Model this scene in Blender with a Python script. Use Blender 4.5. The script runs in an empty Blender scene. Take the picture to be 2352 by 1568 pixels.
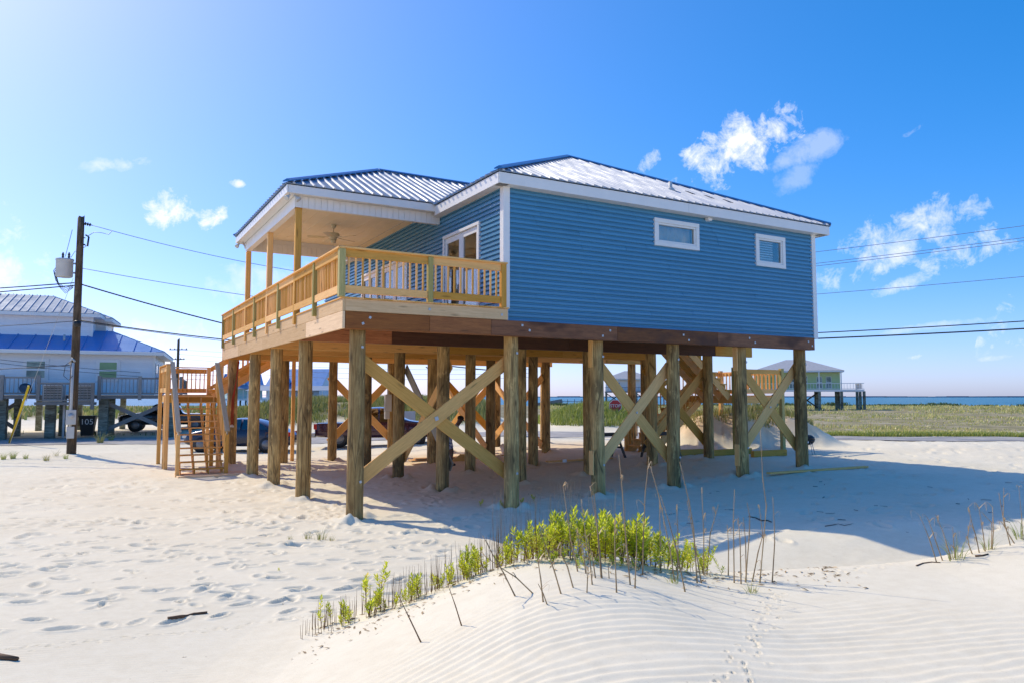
import bpy, bmesh, math, random
import numpy as np
from mathutils import Vector, Matrix
random.seed(7)
SC = bpy.context.scene
COL = SC.collection
R = math.radians
# ---------------------------------------------------------------- camera
F, CX, CY = 1729.0, 1176.0, 784.0          # focal length and centre, in units of a 2352 px wide frame
PITCH = math.atan(127 / F)
A0 = math.atan(3049 / math.hypot(F, 127))
HV = np.array([math.cos(A0), math.sin(A0), 0.0])   # heading on the ground
RV = np.array([math.sin(A0), -math.cos(A0), 0.0])  # to the right
UPV = np.array([0, 0, 1.0])
FW = HV * math.cos(PITCH) + UPV * math.sin(PITCH)
UV_ = UPV * math.cos(PITCH) - HV * math.sin(PITCH)
CAM = np.array([-4.61, -14.21, 2.32])
cd = bpy.data.cameras.new('camera'); cam = bpy.data.objects.new('camera', cd); COL.objects.link(cam)
cd.sensor_width = 36; cd.lens = F / 2352 * 36; cd.clip_end = 60000; cd.clip_start = 0.1
m = Matrix.Identity(4)
for i, v in enumerate((RV, UV_, -FW)):
    for j in range(3): m[j][i] = v[j]
for j in range(3): m[j][3] = CAM[j]
cam.matrix_world = m
SC.camera = cam
# ---------------------------------------------------------------- light and view
SUN_EL = R(42)
SH = np.array([0.423, -0.906])                      # ground direction in which shadows fall
SUN_AZ = math.atan2(-SH[0], -SH[1])                 # sun azimuth clockwise from +Y
SC.view_settings.view_transform = 'Standard'; SC.view_settings.look = 'None'
SC.view_settings.gamma = 1.0; SC.view_settings.use_curve_mapping = False
SC.view_settings.exposure = 0.47
sl = bpy.data.lights.new('sun', 'SUN'); sl.energy = 2.85; sl.angle = R(0.53); sl.color = (1.0, 0.88, 0.67)
so = bpy.data.objects.new('sun', sl); COL.objects.link(so)
sd_ = Vector((SH[0] * math.cos(SUN_EL), SH[1] * math.cos(SUN_EL), -math.sin(SUN_EL)))
so.rotation_euler = sd_.to_track_quat('-Z', 'Y').to_euler()
def ray(x, y): return FW + RV * (x - CX) / F - UV_ * (y - CY) / F
W = bpy.data.worlds.new('World'); SC.world = W; W.use_nodes = True
W.cycles.sampling_method = 'MANUAL'; W.cycles.sample_map_resolution = 512
wn, wl = W.node_tree.nodes, W.node_tree.links
wn.clear()
def N(tree, t, **kw):
    n = tree.nodes.new(t)
    for k, v in kw.items():
        if k.startswith('i_'):
            n.inputs[k[2:].replace('_', ' ')].default_value = v
        else: setattr(n, k, v)
    return n
def mathn(tree, op, a, b=None, clamp=False):
    n = tree.nodes.new('ShaderNodeMath'); n.operation = op; n.use_clamp = clamp
    for i, v in enumerate((a, b)):
        if v is None: continue
        if isinstance(v, (int, float)): n.inputs[i].default_value = v
        else: tree.links.new(v, n.inputs[i])
    return n.outputs[0]
wt = W.node_tree
sky = N(wt, 'ShaderNodeTexSky', sky_type='NISHITA', sun_disc=False)
sky.sun_elevation = SUN_EL; sky.sun_rotation = SUN_AZ
sky.altitude = 0; sky.air_density = 0.7; sky.dust_density = 0.9; sky.ozone_density = 8.0
tc = N(wt, 'ShaderNodeTexCoord')
hs = N(wt, 'ShaderNodeHueSaturation'); hs.inputs['Saturation'].default_value = 1.26; hs.inputs['Value'].default_value = 1.80
wl.new(sky.outputs[0], hs.inputs['Color'])
skg = N(wt, 'ShaderNodeGamma'); skg.inputs[1].default_value = 0.8; wl.new(hs.outputs[0], skg.inputs[0])
skt = N(wt, 'ShaderNodeMix', data_type='RGBA', blend_type='MULTIPLY'); skt.inputs[0].default_value = 1.0; wl.new(skg.outputs[0], skt.inputs[6]); skt.inputs[7].default_value = (1.06, 0.90, 1.0, 1)
nz = N(wt, 'ShaderNodeTexNoise'); nz.inputs['Scale'].default_value = 9; nz.inputs['Detail'].default_value = 9; nz.inputs['Roughness'].default_value = 0.62
nz.inputs['Distortion'].default_value = 0.35
wl.new(tc.outputs['Generated'], nz.inputs['Vector'])
nzs = N(wt, 'ShaderNodeTexNoise'); nzs.inputs['Scale'].default_value = 34; nzs.inputs['Detail'].default_value = 10; nzs.inputs['Roughness'].default_value = 0.7
nzs.inputs['Distortion'].default_value = 0.4
wl.new(tc.outputs['Generated'], nzs.inputs['Vector'])
nsum = mathn(wt, 'ADD', mathn(wt, 'MULTIPLY', nz.outputs[0], 0.85), mathn(wt, 'MULTIPLY', nzs.outputs[0], 0.65))
# fair-weather clouds: each one is a direction in the sky, a tilt and a size (degrees of arc), ragged by noise
CLOUDS = [((1655, 360), -24, 6.0, 2.5, 1.0), ((1487, 375), -35, 1.9, 0.9, 0.75), ((1870, 342), -15, 3.6, 1.1, 0.30), ((1828, 405), -30, 2.0, 1.0, 0.22),
          ((2090, 308), -20, 2.2, 0.5, 0.45), ((2000, 570), -22, 8.0, 2.6, 0.72), ((1910, 625), -22, 5.5, 2.1, 0.72), ((2235, 575), -16, 4.2, 1.5, 0.8),
          ((2080, 650), -18, 2.4, 0.6, 0.55), ((388, 478), -14, 2.2, 1.5, 1.2), ((492, 492), -26, 1.7, 1.1, 1.15), ((544, 423), 0, 0.7, 0.4, 0.8),
          ((250, 380), -12, 3.4, 0.6, 0.45), ((2105, 818), -10, 0.9, 0.35, 0.7), ((2140, 750), -6, 4.0, 0.35, 0.3), ((2285, 822), -6, 1.2, 0.25, 0.3),
          ((390, 770), -8, 4.2, 1.6, 0.6), ((640, 640), -10, 6, 1.6, 0.35), ((2600, 300), -20, 6, 2, 0.8), ((2750, 640), -12, 7, 1.6, 0.7), ((-300, 300), -10, 9, 3, 0.7),
          ((-100, 640), -8, 6, 2, 0.7), ((1700, -500), -20, 8, 2.5, 0.6), ((600, -700), -10, 9, 3, 0.5)]
tot = None
for (px, py), tilt, a, b, dens in CLOUDS:
    D = Vector(ray(px, py)).normalized()
    rt = Vector(RV).cross(Vector((0, 0, 0))) if False else Vector((D.y, -D.x, 0)).normalized()
    up = rt.cross(D).normalized()
    t = R(-tilt)
    T1 = rt * math.cos(t) + up * math.sin(t); T2 = up * math.cos(t) - rt * math.sin(t)
    def dot(v, sc_):
        n = N(wt, 'ShaderNodeVectorMath', operation='DOT_PRODUCT'); wl.new(tc.outputs['Generated'], n.inputs[0]); n.inputs[1].default_value = v * sc_
        return n.outputs['Value']
    u_ = dot(T1, 1 / math.sin(R(a))); v_ = dot(T2, 1 / math.sin(R(b)))
    q = mathn(wt, 'ADD', mathn(wt, 'MULTIPLY', u_, u_), mathn(wt, 'MULTIPLY', v_, v_))
    front = mathn(wt, 'GREATER_THAN', dot(D, 1), 0.3)
    e = mathn(wt, 'MULTIPLY', mathn(wt, 'SUBTRACT', 1.0, q), front)          # 1 in the centre, 0 on the rim
    e = mathn(wt, 'MAXIMUM', e, -1.5)
    c = mathn(wt, 'ADD', mathn(wt, 'MULTIPLY', e, 0.55), mathn(wt, 'MULTIPLY', mathn(wt, 'SUBTRACT', nsum, 0.865), 2.6))
    c = mathn(wt, 'MULTIPLY', mathn(wt, 'MULTIPLY', c, 2.0, True), dens, False)
    c = mathn(wt, 'MULTIPLY', c, mathn(wt, 'MULTIPLY', mathn(wt, 'ADD', e, 1.2), 0.9, True), True)
    tot = c if tot is None else mathn(wt, 'MAXIMUM', tot, c)
mixc = N(wt, 'ShaderNodeMix', data_type='RGBA')
wl.new(tot, mixc.inputs[0]); wl.new(skt.outputs[2], mixc.inputs[6]); mixc.inputs[7].default_value = (5.6, 5.65, 5.8, 1)
bg = N(wt, 'ShaderNodeBackground'); bg.inputs['Strength'].default_value = 0.15
wl.new(mixc.outputs[2], bg.inputs['Color'])
wo = N(wt, 'ShaderNodeOutputWorld'); wl.new(bg.outputs[0], wo.inputs[0])

# ---------------------------------------------------------------- object helpers
WM = {}
def link(name, data, mat=None, parent=None, M=None):
    o = bpy.data.objects.new(name, data); COL.objects.link(o)
    M = Matrix.Identity(4) if M is None else M
    if parent is not None:
        o.parent = parent; o.matrix_parent_inverse = WM[parent.name].inverted()
    o.matrix_basis = M; WM[o.name] = M
    if mat is not None and data is not None and not data.materials: data.materials.append(mat)
    return o
def tag(o, label, cat, group=None):
    o['label'] = label; o['category'] = cat
    if group: o['group'] = group
    return o
def thing(name, label, cat, loc=(0, 0, 0), rz=0.0, group=None):
    o = link(name, None, None, None, Matrix.Translation(Vector(loc)) @ Matrix.Rotation(rz, 4, 'Z'))
    o.empty_display_size = 0.2
    return tag(o, label, cat, group)
def kind(o, k): o['kind'] = k; return o
MESHES = {}
def fixn(vs, fs):
    """outward winding for a convex solid"""
    c = np.mean(np.array(vs), axis=0); out = []
    for f in fs:
        p = np.array([vs[i] for i in f]); n = np.cross(p[1] - p[0], p[2] - p[1])
        out.append(f if np.dot(n, p.mean(axis=0) - c) > 0 else f[::-1])
    return out
def pymesh(name, vs, fs, convex=False, smooth=False):
    me = bpy.data.meshes.new(name)
    vs = [tuple(map(float, v)) for v in vs]
    me.from_pydata(vs, [], fixn(vs, fs) if convex else fs); me.update()
    if smooth: me.polygons.foreach_set('use_smooth', [True] * len(me.polygons))
    return me
def box_mesh(l, w, h, b, mat):
    key = (round(l, 3), round(w, 3), round(h, 3), round(b, 4), mat.name)
    if key in MESHES: return MESHES[key]
    l, w, h = l / 2, w / 2, h / 2
    if b <= 0:
        vs = [(sx * l, sy * w, sz * h) for sx in (-1, 1) for sy in (-1, 1) for sz in (-1, 1)]
        fs = [(0, 1, 3, 2), (4, 5, 7, 6), (0, 1, 5, 4), (2, 3, 7, 6), (0, 2, 6, 4), (1, 3, 7, 5)]
    else:
        vs = []; idx = {}
        for sx in (-1, 1):
            for sy in (-1, 1):
                for sz in (-1, 1):
                    for k in range(3):
                        p = [sx * (l - b), sy * (w - b), sz * (h - b)]
                        p[k] = (sx * l, sy * w, sz * h)[k]
                        idx[(sx, sy, sz, k)] = len(vs); vs.append(tuple(p))
        fs = []
        S = (-1, 1)
        for k in range(3):
            o1, o2 = [i for i in range(3) if i != k]
            for s in S:
                q = []
                for a_, b_ in ((-1, -1), (1, -1), (1, 1), (-1, 1)):
                    sg = [0, 0, 0]; sg[k] = s; sg[o1] = a_; sg[o2] = b_; q.append(idx[(*sg, k)])
                fs.append(tuple(q))
            for a_ in S:
                for b_ in S:
                    def g(sk, kk):
                        sg = [0, 0, 0]; sg[k] = sk; sg[o1] = a_; sg[o2] = b_; return idx[(*sg, kk)]
                    fs.append((g(-1, o1), g(1, o1), g(1, o2), g(-1, o2)))
        for sx in S:
            for sy in S:
                for sz in S: fs.append(tuple(idx[(sx, sy, sz, k)] for k in range(3)))
    me = pymesh('box', vs, fs, True); me.materials.append(mat); MESHES[key] = me
    return me
def board(name, p0, p1, w, t, mat, parent=None, up=(0, 0, 1), b=0.004):
    """a board from p0 to p1: w across (towards up), t thick; its own x runs along the grain"""
    p0, p1 = Vector(p0), Vector(p1); d = p1 - p0; L = d.length; x = d / L
    z = Vector(up); z = z - x * z.dot(x)
    if z.length < 1e-5: z = Vector((0, 1, 0)) - x * x.y
    z.normalize(); y = z.cross(x)
    M = Matrix(((x.x, y.x, z.x, 0), (x.y, y.y, z.y, 0), (x.z, y.z, z.z, 0), (0, 0, 0, 1)))
    M.translation = (p0 + p1) / 2
    return link(name, box_mesh(L, t, w, min(b, t * .3, w * .3), mat), None, parent, M)
def abox(name, x0, x1, y0, y1, z0, z1, mat, parent=None, b=0.004):
    """axis-aligned box, grain along its longest side"""
    c = Vector(((x0 + x1) / 2, (y0 + y1) / 2, (z0 + z1) / 2)); L = (x1 - x0, y1 - y0, z1 - z0)
    k = L.index(max(L))
    if k == 0: return board(name, (x0, c.y, c.z), (x1, c.y, c.z), L[2], L[1], mat, parent, (0, 0, 1), b)
    if k == 1: return board(name, (c.x, y0, c.z), (c.x, y1, c.z), L[2], L[0], mat, parent, (0, 0, 1), b)
    return board(name, (c.x, c.y, z0), (c.x, c.y, z1), L[1], L[0], mat, parent, (0, 1, 0), b)
def prism(name, pts, ext, mat, parent=None, convex=True, smooth=False):
    """polygon pts (3D) swept by the vector ext"""
    n = len(pts); ext = np.array(ext, float)
    vs = [np.array(p, float) for p in pts] + [np.array(p, float) + ext for p in pts]
    fs = [tuple(range(n)), tuple(range(2 * n - 1, n - 1, -1))] + [(i, (i + 1) % n, n + (i + 1) % n, n + i) for i in range(n)]
    c = Vector(np.mean(vs, axis=0)); vs = [v - np.array(c) for v in vs]
    me = pymesh(name, vs, fs, convex)
    if not convex: renorm(me)
    if smooth: me.polygons.foreach_set('use_smooth', [True] * len(me.polygons))
    return link(name, me, mat, parent, Matrix.Translation(c))
def renorm(me):
    bm = bmesh.new(); bm.from_mesh(me); bmesh.ops.recalc_face_normals(bm, faces=bm.faces); bm.to_mesh(me); bm.free()
def tube_geo(pts, rad, n=6, cap=True):
    pts = [np.array(p, float) for p in pts]; vs = []; fs = []
    rad = [rad] * len(pts) if isinstance(rad, (int, float)) else rad
    prev = None
    for i, p in enumerate(pts):
        t = pts[min(i + 1, len(pts) - 1)] - pts[max(i - 1, 0)]; t = t / (np.linalg.norm(t) + 1e-9)
        if prev is None:
            a = np.array([0, 0, 1.0]) if abs(t[2]) < .9 else np.array([1.0, 0, 0]); u = np.cross(t, a)
        else: u = prev - t * np.dot(prev, t)
        u /= np.linalg.norm(u) + 1e-9; prev = u; w = np.cross(t, u)
        for k in range(n):
            an = 2 * math.pi * k / n; vs.append(p + rad[i] * (math.cos(an) * u + math.sin(an) * w))
    for i in range(len(pts) - 1):
        for k in range(n): fs.append((i * n + k, i * n + (k + 1) % n, (i + 1) * n + (k + 1) % n, (i + 1) * n + k))
    if cap: fs += [tuple(range(n))[::-1], tuple(range((len(pts) - 1) * n, len(pts) * n))]
    return vs, fs
def tube(name, pts, rad, mat, parent=None, n=6, smooth=True):
    vs, fs = tube_geo(pts, rad, n); c = np.array(pts[0], float)
    me = pymesh(name, [v - c for v in vs], fs, False, smooth)
    return link(name, me, mat, parent, Matrix.Translation(Vector(c)))
def lathe(name, prof, mat, parent=None, M=None, n=16, smooth=True):
    vs = []; fs = []
    for r_, z in prof:
        for k in range(n): vs.append((r_ * math.cos(2 * math.pi * k / n), r_ * math.sin(2 * math.pi * k / n), z))
    for i in range(len(prof) - 1):
        for k in range(n): fs.append((i * n + k, i * n + (k + 1) % n, (i + 1) * n + (k + 1) % n, (i + 1) * n + k))
    fs += [tuple(range(n))[::-1], tuple(range((len(prof) - 1) * n, len(prof) * n))]
    return link(name, pymesh(name, vs, fs, False, smooth), mat, parent, M)
class Geo:
    """collects triangles and quads for one joined mesh"""
    def __init__(s): s.v = []; s.f = []
    def add(s, vs, fs):
        o = len(s.v); s.v += [tuple(map(float, v)) for v in vs]; s.f += [tuple(i + o for i in f) for f in fs]
    def box(s, x0, x1, y0, y1, z0, z1):
        s.add([(x, y, z) for x in (x0, x1) for y in (y0, y1) for z in (z0, z1)], [(0, 1, 3, 2), (4, 6, 7, 5), (0, 4, 5, 1), (2, 3, 7, 6), (0, 2, 6, 4), (1, 5, 7, 3)])
    def build(s, name, mat, parent=None, M=None, smooth=False):
        return link(name, pymesh(name, s.v, s.f, False, smooth), mat, parent, M)

# ---------------------------------------------------------------- materials
MAT = {}
def newmat(name):
    m_ = bpy.data.materials.new(name); m_.use_nodes = True; t = m_.node_tree; p = t.nodes['Principled BSDF']; MAT[name] = m_
    return m_, t, p
def lk(t, a, b): t.links.new(a, b)
def ramp(t, fac, stops):
    n = t.nodes.new('ShaderNodeValToRGB'); e = n.color_ramp.elements
    while len(e) < len(stops): e.new(0.5)
    for i, (pos, c) in enumerate(stops): e[i].position = pos; e[i].color = (*c, 1) if len(c) == 3 else c
    lk(t, fac, n.inputs[0]); return n.outputs[0]
def mix(t, fac, a, b, blend='MIX'):
    n = t.nodes.new('ShaderNodeMix'); n.data_type = 'RGBA'; n.blend_type = blend
    for i, v in ((0, fac), (6, a), (7, b)):
        if isinstance(v, (int, float)): n.inputs[i].default_value = v
        elif isinstance(v, tuple): n.inputs[i].default_value = (*v, 1)
        else: lk(t, v, n.inputs[i])
    return n.outputs[2]
def coords(t, which='Object', scale=(1, 1, 1), rnd=True):
    c = t.nodes.new('ShaderNodeTexCoord'); mp = t.nodes.new('ShaderNodeMapping'); mp.inputs['Scale'].default_value = scale
    if rnd:
        oi = t.nodes.new('ShaderNodeObjectInfo'); ad = t.nodes.new('ShaderNodeVectorMath'); ad.operation = 'MULTIPLY_ADD'
        lk(t, oi.outputs['Random'], ad.inputs[0]); ad.inputs[1].default_value = (37.0, 71.0, 53.0); lk(t, c.outputs[which], ad.inputs[2])
        lk(t, ad.outputs[0], mp.inputs['Vector'])
    else: lk(t, c.outputs[which], mp.inputs['Vector'])
    return mp.outputs[0]
def noise(t, vec, scale, detail=4, rough=0.5, dist=0.0):
    n = t.nodes.new('ShaderNodeTexNoise'); n.inputs['Scale'].default_value = scale; n.inputs['Detail'].default_value = detail
    n.inputs['Roughness'].default_value = rough; n.inputs['Distortion'].default_value = dist
    if vec is not None: lk(t, vec, n.inputs['Vector'])
    return n.outputs[0]
def bump(t, p, h, strength=0.3, dist=0.01):
    b_ = t.nodes.new('ShaderNodeBump'); b_.inputs['Strength'].default_value = strength; b_.inputs['Distance'].default_value = dist
    lk(t, h, b_.inputs['Height']); lk(t, b_.outputs[0], p.inputs['Normal'])
def rand(t): return t.nodes.new('ShaderNodeObjectInfo').outputs['Random']
def mr(t, v, a, b, c=0.0, d=1.0):
    n = t.nodes.new('ShaderNodeMapRange'); lk(t, v, n.inputs[0])
    for i, x in enumerate((a, b, c, d)): n.inputs[i + 1].default_value = x
    return n.outputs[0]
def plain(name, col, rough=0.6, metal=0.0, var=0.06, spec=0.5):
    m_, t, p = newmat(name)
    nv = noise(t, coords(t), 3.0, 5)
    lo = tuple(c * (1 - var * 2) for c in col); hi = tuple(min(1, c * (1 + var)) for c in col)
    lk(t, ramp(t, nv, [(0.3, lo), (0.7, hi)]), p.inputs['Base Color'])
    p.inputs['Roughness'].default_value = rough; p.inputs['Metallic'].default_value = metal
    p.inputs['Specular IOR Level'].default_value = spec
    return m_
def wood(name, dark, light, knot=(0.12, 0.06, 0.02), grain=(1.0, 16.0, 16.0), rough=0.75, knots=0.5, patch=None):
    """sawn timber: streaks along the board's own x, a few knots, every board a little different"""
    m_, t, p = newmat(name)
    v = coords(t, 'Object', grain)
    g = noise(t, v, 2.2, 6, 0.6, 0.8)
    v2 = coords(t, 'Object', (grain[0] * 2.5, grain[1] * 3, grain[2] * 3)); g2 = noise(t, v2, 5, 3)
    col = ramp(t, mix(t, 0.35, g, g2), [(0.30, dark), (0.62, light)])
    rn = mr(t, rand(t), 0, 1, 0.72, 1.12)
    hs_ = t.nodes.new('ShaderNodeHueSaturation'); lk(t, rn, hs_.inputs['Value']); lk(t, mr(t, rand(t), 0, 1, 1.08, 0.9), hs_.inputs['Saturation']); lk(t, col, hs_.inputs['Color'])
    col = hs_.outputs[0]
    vk = t.nodes.new('ShaderNodeTexVoronoi'); vk.inputs['Scale'].default_value = 1.5; lk(t, coords(t, 'Object', (0.8, 4.5, 4.5)), vk.inputs['Vector'])
    kf = mr(t, vk.outputs['Distance'], 0.06, 0.17, 1.0, 0.0)
    col = mix(t, mathn(t, 'MULTIPLY', kf, knots), col, knot)
    if patch: col = mix(t, mr(t, noise(t, coords(t, 'Object', (0.6, 1.2, 1.2)), 1.3, 3), 0.5, 0.62), col, patch)
    lk(t, col, p.inputs['Base Color']); p.inputs['Roughness'].default_value = rough; p.inputs['Specular IOR Level'].default_value = 0.3
    bump(t, p, g, 0.25, 0.004)
    return m_
PINE = wood('pine_timber', (0.68, 0.335, 0.075), (0.92, 0.50, 0.145))
PINE_PALE = wood('pale_pine_timber', (0.68, 0.42, 0.20), (0.88, 0.60, 0.33))
PINE_GREEN = wood('green_treated_timber', (0.30, 0.25, 0.07), (0.52, 0.43, 0.15))
PINE_GREY = wood('weathered_timber', (0.30, 0.26, 0.20), (0.46, 0.41, 0.32), knots=0.2)
BEAM = wood('stained_beam', (0.14, 0.048, 0.018), (0.30, 0.115, 0.042), (0.03, 0.012, 0.006), (0.8, 9, 9), 0.55, 0.4, (0.09, 0.032, 0.015))
BEAM_RED = wood('red_stained_beam', (0.22, 0.070, 0.020), (0.46, 0.17, 0.05), (0.05, 0.02, 0.008), (0.8, 9, 9), 0.55, 0.4)
BEAM_DARK = wood('dark_stained_beam', (0.055, 0.022, 0.012), (0.13, 0.052, 0.026), (0.01, 0.005, 0.003), (0.8, 9, 9), 0.55, 0.3)
GREYWOOD = wood('grey_driftwood', (0.16, 0.15, 0.14), (0.33, 0.31, 0.29), knots=0.2)
DARKWOOD = wood('dark_old_timber', (0.05, 0.045, 0.04), (0.12, 0.105, 0.09), knots=0.2)
# round pilings: streaks up the log, knots, cracks and stains
def piling_mat(name, dark, light):
    m_, t, p = newmat(name)
    g = noise(t, coords(t, 'Object', (9, 9, 0.9)), 1.6, 7, 0.65, 1.2)
    g2 = noise(t, coords(t, 'Object', (30, 30, 1.6)), 1.5, 4, 0.6, 0.5)
    col = ramp(t, mix(t, 0.4, g, g2), [(0.28, tuple(c * 0.55 for c in dark)), (0.44, dark), (0.6, light), (0.75, tuple(c * 1.15 for c in light))])
    vk = t.nodes.new('ShaderNodeTexVoronoi'); vk.inputs['Scale'].default_value = 2.0; lk(t, coords(t, 'Object', (2.4, 2.4, 0.7)), vk.inputs['Vector'])
    col = mix(t, mathn(t, 'MULTIPLY', mr(t, vk.outputs['Distance'], 0.05, 0.15, 1, 0), 0.7), col, (0.05, 0.028, 0.012))
    col = mix(t, mathn(t, 'MULTIPLY', mr(t, noise(t, coords(t, 'Object', (1.4, 1.4, 0.55)), 1.7, 4), 0.48, 0.62), 0.6), col, (0.085, 0.058, 0.03))
    col = mix(t, mathn(t, 'MULTIPLY', mr(t, noise(t, coords(t, 'Object', (3, 3, 1.1)), 2.1, 5, .7), .56, .66), 0.5), col, tuple(min(1, c * 1.5) for c in light))
    vc = t.nodes.new('ShaderNodeTexVoronoi'); vc.feature = 'DISTANCE_TO_EDGE'; vc.inputs['Scale'].default_value = 1.0; lk(t, coords(t, 'Object', (7, 7, .45)), vc.inputs['Vector'])
    col = mix(t, mathn(t, 'MULTIPLY', mr(t, vc.outputs['Distance'], 0.0, 0.035, 1, 0), 0.65), col, (0.04, 0.026, 0.014))
    hs_ = t.nodes.new('ShaderNodeHueSaturation'); lk(t, mr(t, rand(t), 0, 1, 0.62, 1.1), hs_.inputs['Value']); lk(t, col, hs_.inputs['Color'])
    lk(t, hs_.outputs[0], p.inputs['Base Color']); p.inputs['Roughness'].default_value = 0.8; p.inputs['Specular IOR Level'].default_value = 0.25
    bump(t, p, mix(t, 0.5, g, g2), 0.5, 0.012)
    return m_
PILE = piling_mat('round_piling_wood', (0.40, 0.24, 0.085), (0.68, 0.45, 0.18))
PILE_GREY = piling_mat('old_piling_wood', (0.16, 0.16, 0.13), (0.30, 0.30, 0.25))
POLEW = piling_mat('utility_pole_wood', (0.13, 0.085, 0.05), (0.26, 0.18, 0.11))
WHITE = plain('white_trim', (0.78, 0.77, 0.75), 0.45, var=0.02)
CREAM = plain('cream_ceiling', (0.80, 0.72, 0.56), 0.6, var=0.02)
PLY = wood('plywood', (0.64, 0.40, 0.15), (0.84, 0.58, 0.26), grain=(1, 5, 5), knots=0.25)
def siding_mat(name, col):
    m_, t, p = newmat(name)
    hs_ = t.nodes.new('ShaderNodeHueSaturation'); lk(t, mr(t, rand(t), 0, 1, 0.93, 1.05), hs_.inputs['Value'])
    g = noise(t, coords(t, 'Object', (1.0, 14, 14)), 2.0, 4)
    lk(t, ramp(t, g, [(0.3, tuple(c * 0.93 for c in col)), (0.7, col)]), hs_.inputs['Color'])
    wv = noise(t, coords(t, 'Generated' if False else 'Object', (.5, .5, .5)), 1.1, 5, .6)
    lk(t, mix(t, mr(t, wv, .45, .75, 0, .22), hs_.outputs[0], tuple(min(1, c * 1.25 + .03) for c in col)), p.inputs['Base Color']); p.inputs['Roughness'].default_value = 0.38; p.inputs['Specular IOR Level'].default_value = 0.6
    bump(t, p, g, 0.1, 0.003)
    return m_
SIDE_B = siding_mat('blue_vinyl_siding', (0.068, 0.25, 0.42))
SIDE_W = siding_mat('white_lap_siding', (0.80, 0.81, 0.83))
SIDE_G = siding_mat('lime_green_siding', (0.50, 0.62, 0.28))
SIDE_LB = siding_mat('light_blue_siding', (0.52, 0.66, 0.78))
def metal_roof(name, col, rough=0.34, metal=0.6):
    m_, t, p = newmat(name)
    g = noise(t, coords(t, 'Object', (1, 1, 1)), 1.4, 5)
    lk(t, ramp(t, g, [(0.3, tuple(c * 0.85 for c in col)), (0.7, col)]), p.inputs['Base Color'])
    p.inputs['Metallic'].default_value = metal; lk(t, mr(t, g, 0.3, 0.7, rough * 0.85, rough * 1.3), p.inputs['Roughness'])
    return m_
ROOF = metal_roof('galvanised_roofing', (0.22, 0.30, 0.41), 0.62, 0.3)
RIBM = metal_roof('galvanised_rib', (0.50, 0.54, 0.60), 0.60, 0.3)
CAPB = metal_roof('blue_ridge_cap', (0.05, 0.20, 0.42), 0.35, 0.4)
ROOF_BLUE = metal_roof('blue_roofing', (0.03, 0.24, 0.58), 0.45, 0.0)
ROOF_GREY = plain('grey_roofing', (0.42, 0.42, 0.42), 0.55, 0.1)
STEEL = plain('galvanised_steel', (0.50, 0.51, 0.52), 0.45, 0.5)
GREYBOX = plain('grey_painted_box', (0.55, 0.55, 0.53), 0.5)
BLACKP = plain('black_plastic', (0.015, 0.015, 0.017), 0.45)
CABLE = plain('cable_sheath', (0.03, 0.035, 0.045), 0.5)
WIREL = plain('aluminium_wire', (0.22, 0.26, 0.32), 0.5, 0.3)
YELLOW = plain('yellow_plastic', (0.80, 0.52, 0.01), 0.4)
REDC = plain('red_cord', (0.55, 0.06, 0.02), 0.5)
REDP = plain('red_sign_paint', (0.55, 0.03, 0.03), 0.4)
WHITEP = plain('white_paint', (0.8, 0.8, 0.8), 0.4, var=0.01)
FANM = plain('almond_fan_enamel', (0.60, 0.54, 0.38), 0.35, var=0.02)
TAN = plain('tan_plaster', (0.62, 0.50, 0.36), 0.8)
BLUEP = plain('blue_shutter_paint', (0.05, 0.25, 0.62), 0.5)
def glass_mat(name, tint, refl=0.12, rough=0.02):
    m_, t, p = newmat(name); t.nodes.remove(p)
    tr = t.nodes.new('ShaderNodeBsdfTransparent'); tr.inputs[0].default_value = (*tint, 1)
    gl = t.nodes.new('ShaderNodeBsdfGlossy'); gl.inputs['Roughness'].default_value = rough
    lw = t.nodes.new('ShaderNodeLayerWeight'); lw.inputs[0].default_value = 0.35
    f = mathn(t, 'ADD', mathn(t, 'MULTIPLY', lw.outputs['Fresnel'], 0.45), refl, True)
    mx = t.nodes.new('ShaderNodeMixShader'); lk(t, f, mx.inputs[0]); lk(t, tr.outputs[0], mx.inputs[1]); lk(t, gl.outputs[0], mx.inputs[2])
    lk(t, mx.outputs[0], t.nodes['Material Output'].inputs[0]); return m_
GLASS = glass_mat('window_glass', (0.90, 0.92, 0.90), 0.03)
CARGLASS = glass_mat('car_glass', (0.10, 0.14, 0.13), 0.15)
# ---------------------------------------------------------------- terrain
def hash2(ix, iy, seed):
    h_ = (ix.astype(np.int64) * 374761393 + iy.astype(np.int64) * 668265263 + seed * 974634777) & 0x7fffffff
    h_ = ((h_ ^ (h_ >> 13)) * 1274126177) & 0x7fffffff
    return ((h_ ^ (h_ >> 16)) & 0xffff) / 65535.0
def vnoise(x, y, seed=0):
    ix, iy = np.floor(x), np.floor(y); fx, fy = x - ix, y - iy
    fx = fx * fx * (3 - 2 * fx); fy = fy * fy * (3 - 2 * fy)
    a = hash2(ix, iy, seed); b = hash2(ix + 1, iy, seed); c = hash2(ix, iy + 1, seed); d = hash2(ix + 1, iy + 1, seed)
    return (a * (1 - fx) + b * fx) * (1 - fy) + (c * (1 - fx) + d * fx) * fy
def fbm(x, y, oct_=4, seed=0):
    s = 0; a = 0.5
    for k in range(oct_): s = s + a * vnoise(x * 2 ** k + 17 * k, y * 2 ** k + 31 * k, seed + k); a *= 0.5
    return s - 0.5
def sm(t): t = np.clip(t, 0, 1); return t * t * (3 - 2 * t)
def to_sd(x, y): return (x - CAM[0]) * RV[0] + (y - CAM[1]) * RV[1], (x - CAM[0]) * HV[0] + (y - CAM[1]) * HV[1]
def to_xy(s, d): return CAM[0] + RV[0] * s + HV[0] * d, CAM[1] + RV[1] * s + HV[1] * d
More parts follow.
